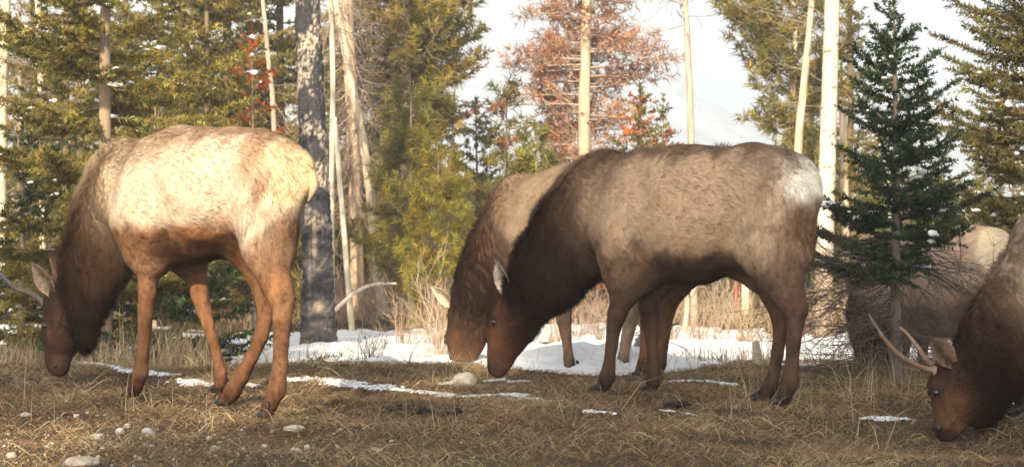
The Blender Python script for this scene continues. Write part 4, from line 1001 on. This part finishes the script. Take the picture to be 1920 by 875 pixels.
def birch():
    d = 20.; x0 = px2x(1541, d); z0 = gz(x0, d)-.06; H = 8
    m, k = 300, 32; z = np.linspace(0, H, m); a = np.arange(k)/k*2*np.pi; Zm, Am = np.meshgrid(z, a, indexing='ij')
    r = .100-.006*z+.02*np.exp(-z/.15)
    Pn = np.stack([np.cos(Am)*.1, np.sin(Am)*.1, Zm], -1)
    Rr = r[:, None]+.003*noise(Pn, 211, .15)
    V = np.stack([.030*Zm+Rr*np.cos(Am), Rr*np.sin(Am), Zm], -1)
    w = np.array([.50, .45, .365])
    C = np.tile(w, (m, k, 1))*(1+.10*noise(Pn, 212, .3))[..., None]
    le = noise(Pn*np.array([.5, .5, 3.5]), 213, .12)+.5*noise(Pn*np.array([1, 1, 3]), 214, .05)
    f = smooth01((le-.75)/.25)*.8
    kn = smooth01((noise(Pn*np.array([1, 1, 1.6]), 215, .16)-.85)/.2)
    C = C*(1-np.maximum(f, kn)[..., None])+np.array([.09, .07, .055])*np.maximum(f, kn)[..., None]
    zb = px2z(475, d)-z0; low = smooth01((zb+.12*noise(Pn, 216, .15)-Zm)/.12)
    strip = np.array([.34, .26, .185])*(1+.3*noise(Pn*np.array([1, 1, .15]), 217, .03))[..., None]
    C = C*(1-low[..., None])+strip*low[..., None]
    i = (np.arange(m-1)[:, None]*k+np.arange(k)[None]).ravel(); j = (np.arange(m-1)[:, None]*k+(np.arange(k)[None]+1) % k).ravel()
    r_ = root('birch_tree', (x0, d, z0), 'white birch trunk rising behind the rump of the dark elk', 'tree')
    mk('trunk', V, np.stack([i, j, j+k, i+k], 1), M_BIRCH, r_, C.reshape(-1, 3), True)
birch()
def twig_set(starts, dirs, lens, r0, rng, depth=2, m=5, curl=.25, kids=3):
    """bare branching twigs: list of (poly, radii)"""
    out_p, out_r = [], []
    st = [(np.array(s, float), np.array(d, float), l, r0, 0) for s, d, l in zip(starts, dirs, lens)]
    while st:
        s, d, l, r, dp = st.pop()
        d = d/np.linalg.norm(d); t = np.linspace(0, 1, m)[:, None]
        b = rng.normal(0, curl, 3)
        P = s+d*l*t+b*l*t**2*.7+np.cumsum(rng.normal(0, .02*l, (m, 3)), 0)
        out_p.append(P); out_r.append(np.linspace(r, r*.35, m))
        if dp < depth:
            for _ in range(rng.integers(max(1, kids-1), kids+2)):
                q = rng.uniform(.25, .98); i = min(int(q*(m-1)), m-2)
                st.append((P[i]+(P[i+1]-P[i])*(q*(m-1)-i), d+rng.normal(0, .55, 3)+b*.8, l*rng.uniform(.35, .65), r*.5, dp+1))
    return np.array(out_p), np.array(out_r)
def colv(V, c, s=.3, sc=.15): return np.clip(np.array(c)*(1+s*noise(V, 221, sc)+.15*noise(V, 222, .04))[:, None], .01, .9)
def pole(name, label, pts, d, r0, r1, col, twigs=0, tl=.5, seed=0, cat='tree', group=None, hang=False, tw_col=None, tr=(.15, .95)):
    d = d if isinstance(d, (list, tuple)) else [d]*len(pts)
    W_ = np.array([at(px, py, dd) for (px, py), dd in zip(pts, d)]); m = 14
    P = curve(W_, m); rr = np.linspace(r0, r1, m)/FPX*np.linspace(d[0], d[-1], m)
    low = P[np.argmin(P[:, 2])].copy(); base = np.array([low[0], low[1], low[2]])
    rt = root(name, base, label, cat, group)
    V, F = tubes((P-base)[None], rr[None], 10); V = V+.12*rr.mean()*np.stack([noise(V, 231, .2), noise(V, 232, .2), 0*V[:, 0]], -1)
    mk('trunk', V, F, M_WOOD, rt, colv(V*np.array([1, 1, .3]), col, .25, .1), True)
    if twigs:
        rng = np.random.default_rng(seed+5); q = rng.uniform(*tr, twigs)*(m-1); i = np.minimum(q.astype(int), m-2)
        S = P[i]+(P[i+1]-P[i])*(q-i)[:, None]-base
        a = rng.uniform(0, 6.283, twigs); Dd = np.stack([np.cos(a), np.sin(a), rng.normal(-1.1 if hang else .1, .35, twigs)], 1)
        TP, TR = twig_set(S, Dd, rng.uniform(.4, 1.1, twigs)*tl, .007 if not hang else .008, rng, 2, 5, .5 if hang else .35, 3)
        V, F = tubes(TP, TR, 3); tag(mk('twigs', V, F, M_TWIG, rt, colv(V, tw_col or GREY), True), kind='stuff')
    return rt
GP = 'bare dead trunks and poles'
pole('bare_tree', 'pale barkless trunk at the far left edge of the photo', [(2, 560), (4, 255), (6, 120), (14, -40)], 22, 10, 9, (.52, .42, .30), 26, .8, 1, group=GP)
pole('bare_tree', 'thin white dead trunk showing left of the nearest fir trunk', [(82, 580), (80, 400), (77, 200), (70, -40)], 20, 7, 5.5, (.56, .47, .34), 20, .6, 2, group=GP)
pole('bare_tree', 'thin grey dead stem beside the rusty orange fir', [(520, 560), (514, 235), (503, 110), (490, -30)], 20.8, 5.5, 4, (.36, .29, .21), 14, .4, 3, group=GP)
pole('bare_tree', 'straight thin white pole close beside the charred trunk', [(623, 640), (622, 370), (624, 150), (619, -30)], 21.5, 6, 4.5, (.60, .51, .37), 8, .4, 4, group=GP)
pole('bare_tree', 'white pole leaning from the charred trunk down to the right', [(662, 640), (642, 400), (627, 220)], 21, 6, 4.5, (.62, .53, .39), 3, .3, 5, group=GP)
pole('bare_tree', 'thick tan dead trunk hung with a beard of grey twigs', [(671, 640), (667, 400), (660, 200), (648, -40)], 24, 15, 11, (.47, .34, .23), 140, .6, 6, group=GP, hang=True, tw_col=(.30, .225, .175), tr=(.35, 1))
pole('bare_tree', 'crooked dead trunk leaning across the bearded trunk from the upper left', [(717, 590), (692, 345), (668, 200), (642, 70), (622, -30)], 22.5, 10, 6.5, (.50, .40, .29), 44, .7, 7, group=GP, hang=True, tw_col=(.34, .26, .2), tr=(.35, .95))
pole('bare_tree', 'slim dark dead stem right of the crooked dead trunk', [(712, 640), (705, 450), (700, 330)], 25, 6, 5, (.14, .11, .09), 10, .4, 8, group=GP)
pole('bare_tree', 'bare dead pole standing alone against the sky at the centre right', [(1302, 640), (1296, 270), (1290, 100), (1283, -40)], 22, 7, 5, (.42, .34, .25), 12, .5, 9, group=GP, tr=(.6, 1))
pole('bare_tree', 'slender pale bent trunk just left of the white birch', [(1486, 640), (1496, 290), (1506, 170), (1518, 50), (1524, -30)], 24, 9, 5, (.50, .40, .28), 16, .6, 10, group=GP, tr=(.4, .9))
pole('bare_tree', 'white peeled pole standing between the hind legs of the dark elk', [(1398, 612), (1397, 420)], 24, 8, 7, (.62, .54, .40), 0, group=GP)
pole('bare_tree', 'tan trunk right of the foot of the white birch', [(1587, 612), (1585, 420), (1580, 200)], 22, 9.5, 7, (.42, .31, .22), 8, .5, 11, group=GP)
pole('post', 'thin dull red post beyond the belly of the dark elk', [(1380, 640), (1381, 440)], 25, 3.6, 3.4, (.33, .07, .045), 0, cat='post')
pole('dead_branch', 'white fallen branch leaning between the bleached poles', [(618, 590), (664, 549), (700, 533), (743, 531)], [20.3, 20.2, 20.1, 20], 4.2, 2, (.62, .53, .40), 5, .18, 12, cat='branch', tr=(.7, 1))
pole('stump', 'short pale broken stump in front of the hind legs of the dark elk', [(1424, 700), (1421, 670), (1417, 640)], 14.2, 11, 6.5, (.48, .40, .29), 0, cat='stump')
pole('dead_branch', 'grey weathered driftwood root behind the front hoof of the dark elk', [(1180, 672), (1205, 628), (1228, 590), (1243, 545)], [14.6, 14.8, 15, 15.1], 7, 4, (.20, .175, .15), 6, .35, 14, cat='branch')
pole('dead_branch', 'dark pointed stick lying across the driftwood root', [(1192, 640), (1232, 618), (1272, 606)], 15, 5, 2, (.12, .09, .07), 3, .2, 15, cat='branch')
pole('dead_branch', 'pale leafless sapling under the belly of the dark elk', [(1283, 622), (1288, 575), (1284, 545), (1262, 520)], 19, 6, 3, (.50, .42, .31), 9, .5, 16, cat='branch', tr=(.3, 1))

# dead lower twigs of the dark spruce
def skirt():
    rng = np.random.default_rng(5); n = 85
    z = rng.uniform(.10, .95, n); a = rng.uniform(0, 6.283, n)
    S = np.stack([0*z, 0*z, z], 1); Dd = np.stack([np.cos(a)*1.2-.22, np.sin(a), rng.normal(-.18, .14, n)-.25*z], 1)
    TP, TR = twig_set(S, Dd, rng.uniform(.38, .78, n), .0052, rng, 2, 5, .16, 5)
    TP[..., 2] = np.maximum(TP[..., 2], .01+.02*rng.random(TP.shape[:2]))
    V, F = tubes(TP, TR, 3); tag(mk('dead_branches', V, F, M_TWIG, DS, colv(V, (.115, .088, .070)), True), kind='stuff')
skirt()

# leafless shrubs
def shrub(label, px, d, h, spread, col, n, seed, group=None, r=.0045, depth=2):
    rng = np.random.default_rng(seed); x = px2x(px, d); z = gz(x, d)-.02
    S = np.stack([rng.normal(0, .12*spread, n), rng.normal(0, .12*spread, n), 0*np.arange(n)], 1)
    a = rng.uniform(0, 6.283, n); s_ = rng.uniform(0, .9, n)*spread/h
    Dd = np.stack([np.cos(a)*s_, np.sin(a)*s_, 1+0*a], 1)
    TP, TR = twig_set(S, Dd, rng.uniform(.5, 1.05, n)*h, r, rng, depth, 5, .16, 3)
    V, F = tubes(TP, TR, 3)
    o = mk('shrub', V, F, M_TWIG, None, colv(V, col), True, loc=(x, d, z)); return tag(o, label, 'shrub', group)
TW = (.46, .34, .25)
shrub('pale leafless shrub behind the ear of the hindmost grazing elk', 826, 16.4, .72, .34, (.50, .37, .28), 34, 1)
shrub('small dark leafless shrub on the bank right of the charred trunk', 692, 13.5, .28, .32, (.085, .065, .05), 22, 2, r=.0032)
shrub('thin dark twigs on the bank left of the dark leafless shrub', 610, 13.6, .16, .3, (.10, .08, .06), 12, 3, r=.003)
shrub('reddish twiggy shrub in the snow at the foot of the pale sapling', 758, 17.4, .5, .4, (.34, .24, .16), 24, 4)
GS = 'tan leafless bushes beyond the snow'
for i, (px, d, h, sp) in enumerate([(1045, 19.5, .6, .4), (1095, 20.5, .7, .45), (1135, 19.5, .5, .4), (1255, 20, .65, .45), (1305, 19, .55, .4), (1350, 21, .7, .5), (1400, 19.5, .5, .4), (1450, 20.5, .6, .45), (1500, 19.5, .6, .4), (1560, 20, .55, .4), (1620, 19, .6, .4),
                                   (585, 22, .6, .4), (640, 22.5, .6, .4), (700, 22, .55, .4), (880, 20, .5, .4), (935, 21, .55, .4), (230, 19, .5, .4), (120, 18, .5, .4), (1215, 21.5, .6, .4), (1700, 18, .6, .5), (1770, 19, .6, .5), (1840, 17, .5, .4), (990, 22, .6, .4), (770, 23, .55, .4)]):
    shrub(placed('tan leafless bush', px), px, d, h, sp, np.array(TW)*R_.uniform(.75, 1.15)*np.array([1, R_.uniform(.9, 1), R_.uniform(.8, 1)]), 22, 20+i, GS, r=.005)

# ------------------------------------------------------------------ grass
def blades(n, box, lmin, lmax, w, lean, pal, rng, keepf=None, bend=True):
    y = np.sqrt(rng.uniform(box[2]**2, box[3]**2, n)) if box[4] else rng.uniform(box[2], box[3], n)
    x = rng.uniform(box[0], box[1], n)*y if box[4] else rng.uniform(box[0], box[1], n)
    if keepf is not None: k = keepf(x, y, rng); x, y = x[k], y[k]
    n = len(x); z = ground(x, y); P = np.stack([x, y, z-.004], 1); Q = p2(x, y)
    a = rng.uniform(0, 6.283, n)+1.2*noise(Q, 241, .5); le = np.abs(rng.normal(lean, .35, n))
    D = unit(np.stack([np.cos(a)*le, np.sin(a)*le, 1+0*a], 1))
    L = rng.uniform(lmin, lmax, n)*(1+.35*noise(Q, 242, .35))
    sd = unit(np.cross(D, rng.normal(size=(n, 3))))*(w*rng.uniform(.6, 1.3, n))[:, None]
    mid = P+D*(L*.55)[:, None]; drop = np.stack([D[:, 0], D[:, 1], -.55*np.ones(n)], 1)
    tip = mid+unit(D*.6+drop*.5)*(L*.5)[:, None]; tip[:, 2] = np.maximum(tip[:, 2], z+.003)
    V = np.stack([P-sd, P+sd, mid+sd*.7, mid-sd*.7, tip], 1).reshape(-1, 3)
    i = np.arange(n)*5
    F4 = np.stack([i, i+1, i+2, i+3], 1); F3 = np.stack([i+3, i+2, i+4], 1)
    pal = np.array(pal); t = np.clip(.5+.32*noise(Q, 243, .9)+.18*noise(Q, 244, .2)+rng.normal(0, .22, n), 0, .999)*(len(pal)-1)
    k = t.astype(int); c = pal[k]+(pal[k+1]-pal[k])*(t-k)[:, None]
    c = np.clip(c*rng.lognormal(0, .25, (n, 1)), .01, .8)
    return V, F4, F3, np.repeat(c, 5, 0)
rgx = np.random.default_rng(99)
PAL = [(.090, .054, .032), (.165, .098, .054), (.26, .165, .088), (.36, .25, .128), (.28, .21, .098), (.48, .36, .21)]
def near_keep(x, y, r): return (r.random(len(x)) < np.clip(.75+.35*noise(p2(x, y), 251, .45)+.3*noise(p2(x, y), 252, .15), .12, 1)) & (snow_h(x, y) < .005)
def add_grass(name, *a, **k):
    V, F4, F3, C = blades(*a, **k); return tag(mk(name, V, [F4, F3], M_GRASS, None, C), kind='stuff')
add_grass('grass', 125000, (-.295, .295, 6.8, 14.2, True), .025, .075, .0019, 1.3, PAL, rgx, near_keep)
STRAW = [(.20, .14, .075), (.36, .27, .15), (.50, .39, .23), (.42, .31, .17)]
add_grass('straw', 9000, (-.295, .295, 6.8, 14.0, True), .07, .22, .0014, 1.6, STRAW, rgx, lambda x, y, r: (r.random(len(x)) < np.clip(.35+.5*noise(p2(x, y), 253, .7), 0, 1)) & (snow_h(x, y) < .01))
add_grass('meadow_grass', 60000, (-.33, .33, 13.0, 27, True), .08, .28, .0035, .5, [(.24, .17, .10), (.36, .27, .16), (.46, .36, .22), (.40, .29, .18)], rgx, lambda x, y, r: (snow_h(x, y) < -.02) & (r.random(len(x)) < np.clip(.4+.7*noise(p2(x, y), 254, 1.5), .03, 1)))
def zone(pxa, pxb, da, db, n, lmin, lmax, w=.0016, lean=.12):
    return add_grass('grass_stalks', n, (px2x(pxa, 1), px2x(pxb, 1), da, db, True), lmin, lmax, w, lean, STRAW, rgx)
zone(225, 400, 13.2, 15.5, 700, .25, .50, .0024)
zone(-30, 230, 13.0, 16, 500, .15, .38, .0022)
zone(1560, 1790, 10.2, 12.6, 130, .12, .36)
zone(780, 960, 11.4, 12.6, 60, .10, .28)
zone(1040, 1500, 9.0, 11.5, 60, .12, .36)
zone(1480, 1720, 8.2, 10.6, 30, .15, .4)
zone(1080, 1440, 12.6, 15.5, 260, .12, .30, .002)
zone(560, 900, 13.4, 18, 420, .06, .22, .002, .4)
zone(960, 1460, 12.6, 19, 420, .06, .22, .002, .4)
zone(640, 860, 8.4, 10.5, 30, .1, .25)
zone(20, 420, 8.0, 11.5, 40, .1, .28)

# ------------------------------------------------------------------ stones and dung
M_STONE = attr_mat('stone', .9, 30, .3)
def stone_mesh(seed, sub=2, rough=.16, flat=1.0):
    V, F = ico_sphere(sub); s = V+rough*np.stack([noise(V, 300+seed, 1.6), noise(V, 340+seed, 1.6), noise(V, 380+seed, 1.6)], -1)
    s = s+.035*noise(V, 420+seed, .5)[:, None]*V
    return s, F
def stone(label, px, py, w, h, col, seed, deep=.9, group=None, sub=3, rough=.16):
    yb = py+h*.42; d = CAMZ*FPX/(yb-HY)
    for _ in range(4): z = gz(px2x(px, d), d); d = (CAMZ-z)*FPX/(yb-HY)
    x = px2x(px, d); sw, sh = w/2/FPX*d, h/2/FPX*d
    V, F = stone_mesh(seed, sub, rough); V = V*np.array([sw, sw*deep, sh*1.15])+np.array([0, sw*deep*.5, sh*.75])
    c = np.clip(np.array(col)*(1+.22*noise(V/max(sw, .001), 450, .8)+.12*noise(V/max(sw, .001), 451, .25))[:, None], .02, .8)
    o = mk('stone', V, F, M_STONE, None, c, True, loc=(x, d, z)); return tag(o, label, 'stone', group)
ST = (.50, .46, .38)
stone('large round white boulder in the grass below the muzzle of the dark elk', 871, 712, 44, 27, (.50, .45, .36), 1, rough=.09)
stone('grey boulder seen through the legs of the pale elk', 430, 658, 34, 19, (.33, .31, .29), 2)
stone('flat tan boulder at the edge of the snow under the hindmost elk muzzle', 805, 675, 38, 15, (.42, .35, .27), 3)
stone('large flat tan rock cut by the lower edge of the photo at the left', 150, 868, 62, 24, (.47, .40, .31), 4, 1.1)
stone('smooth white stone near the lower left corner', 20, 853, 21, 11, ST, 5)
stone('grey pebble touching the left side of the large flat tan rock', 122, 872, 14, 11, (.28, .27, .27), 6)
stone('flat grey stone alone at the left below the pale elk muzzle', 47, 777, 22, 9, (.40, .37, .32), 7)
stone('grey white stone half sunk in the grass below the front hooves of the pale elk', 276, 811, 25, 17, (.46, .44, .39), 8)
stone('round pale stone left of the half sunk grey white stone', 224, 808, 18, 12, ST, 9)
stone('small pale stone above the round pale stone', 238, 798, 15, 9, ST, 10)
stone('long low whitish stone among the lower left pebbles', 180, 818, 26, 11, (.48, .45, .4), 11)
stone('oval white pebble upper one of a pair at the left', 96, 832, 13, 7, ST, 12)
stone('flat white pebble lower one of a pair at the left', 88, 838, 14, 6, ST, 13)
stone('white pebble right of the large flat tan rock', 178, 866, 15, 11, ST, 14)
stone('pale pebble behind the pebble beside the flat tan rock', 183, 857, 11, 8, ST, 15)
stone('white pebble below the hind hoof gap of the pale elk', 392, 821, 13, 8, ST, 16)
stone('low broken white stone right of the nearest hind hoof of the pale elk', 548, 803, 36, 10, (.50, .44, .34), 17, rough=.28)
stone('brownish stone in the grass below the nearest hind hoof', 401, 840, 16, 10, (.40, .36, .30), 18)
stone('pale stone in the grass left of the bottom centre', 575, 838, 12, 10, ST, 19)
stone('cracked flat stone at the bottom left of the centre', 705, 843, 26, 8, (.38, .33, .26), 20, rough=.28)
protos = [stone_mesh(60+i, 1, .22) for i in range(6)]; meshes = []
rp = np.random.default_rng(31)
for i in range(58):
    while True:
        px, py = (rp.uniform(0, 480), rp.uniform(755, 872)) if i < 36 else (rp.uniform(420, 1000), rp.uniform(790, 872)) if i < 51 else (rp.uniform(1150, 1450), rp.uniform(830, 872))
        if rp.random() < (py-730)/140: break
    d = CAMZ*FPX/(py-HY); x = px2x(px, d); z = gz(x, d); s = rp.uniform(2.0, 5.0)/FPX*d*(1.15 if rp.random() < .2 else .8)
    if i < 6:
        V, F = protos[i]; c = np.clip(np.array(ST)*rp.uniform(.6, 1.05)*(1+.2*noise(V, 460+i, .8))[:, None], .05, .8)
        o = mk('pebble', V*np.array([1, .85, .62]), F, M_STONE, None, c, True); meshes.append(o.data)
    else:
        o = bpy.data.objects.new('pebble', meshes[i % 6]); SC.collection.objects.link(o)
    o.location = (x, d, z+s*.35); o.scale = (s, s, s); o.rotation_euler = (rp.normal(0, .2), rp.normal(0, .2), rp.uniform(0, 6.28))
    tag(o, 'small pale pebble lying in the dry grass', 'pebble', 'pale pebbles scattered in the grass')
def gravel(n):
    px = rgx.uniform(-20, 900, n)**1.0; py = 745+130*rgx.random(n)**.7; k = rgx.random(n) < np.clip(1.1-px/900, .1, 1); px, py = px[k], py[k]; n = len(px)
    d = CAMZ*FPX/(py-HY); x = px2x(px, d); z = ground(x, d); s = rgx.lognormal(0, .45, n)*.0042
    V, F = ico_sphere(0); R3 = V[None]*(s[:, None, None])*rgx.uniform(.6, 1.3, (n, 1, 3))*(1+.2*rgx.normal(size=(n, 12, 1)))+np.stack([x, d, z+s*.5], 1)[:, None]
    c = np.repeat(np.array(ST)*rgx.uniform(.5, 1.15, (n, 1)), 12, 0)
    tag(mk('gravel', R3.reshape(-1, 3), (F[None]+np.arange(n)[:, None, None]*12).reshape(-1, 3), M_STONE, None, c), kind='stuff')
gravel(1000)
M_DUNG = flat_mat('dung', (.028, .020, .015), .8, .25, 60, .5)
def dung(label, px, py, wpx, n, seed):
    rng = np.random.default_rng(seed); d = CAMZ*FPX/(py-HY); x = px2x(px, d); z = gz(x, d); W2 = wpx/2/FPX*d; V0, F0 = ICO; ps = []
    for _ in range(n):
        s = rng.uniform(.008, .020); ps.append((V0*s*rng.uniform(.7, 1.3, 3)*(1+.15*rng.normal(size=(len(V0), 1)))+np.array([rng.normal(0, W2*.5), rng.normal(0, W2*.5), s*.7+rng.random()*.02]), F0))
    V, F = merge(ps); tag(mk('dung', V, F, M_DUNG, None, None, True, loc=(x, d, z)), label, 'dung')
dung('dark dung scattered thinly at the left of the central row of droppings', 745, 770, 40, 7, 1)
dung('largest dark dung pile in the grass below the round white boulder', 792, 778, 46, 16, 2)
dung('dark dung clump right of the largest dung pile', 845, 784, 36, 9, 3)
dung('dark dung pile in the grass under the belly of the dark elk', 1276, 766, 42, 14, 4)
# ------------------------------------------------------------------ air
def haze():
    x, y0, y1, z0, z1 = 1200, -60, 1200, -8, 205
    V = [(-x, y0, z0), (x, y0, z0), (x, y1, z0), (-x, y1, z0), (-x, y0, z1), (x, y0, z1), (x, y1, z1), (-x, y1, z1)]
    F = [(0, 3, 2, 1), (4, 5, 6, 7), (0, 1, 5, 4), (1, 2, 6, 5), (2, 3, 7, 6), (3, 0, 4, 7)]
    m = bpy.data.materials.new('haze'); m.use_nodes = True; t = m.node_tree; t.nodes.clear()
    o = t.nodes.new('ShaderNodeOutputMaterial'); v = t.nodes.new('ShaderNodeVolumePrincipled')
    v.inputs['Color'].default_value = (.83, .91, 1.0, 1); v.inputs['Density'].default_value = 0.0018; v.inputs['Anisotropy'].default_value = .0
    t.links.new(v.outputs[0], o.inputs['Volume'])
    h = mk('haze', V, np.array(F), m); h['kind'] = 'stuff'
haze()
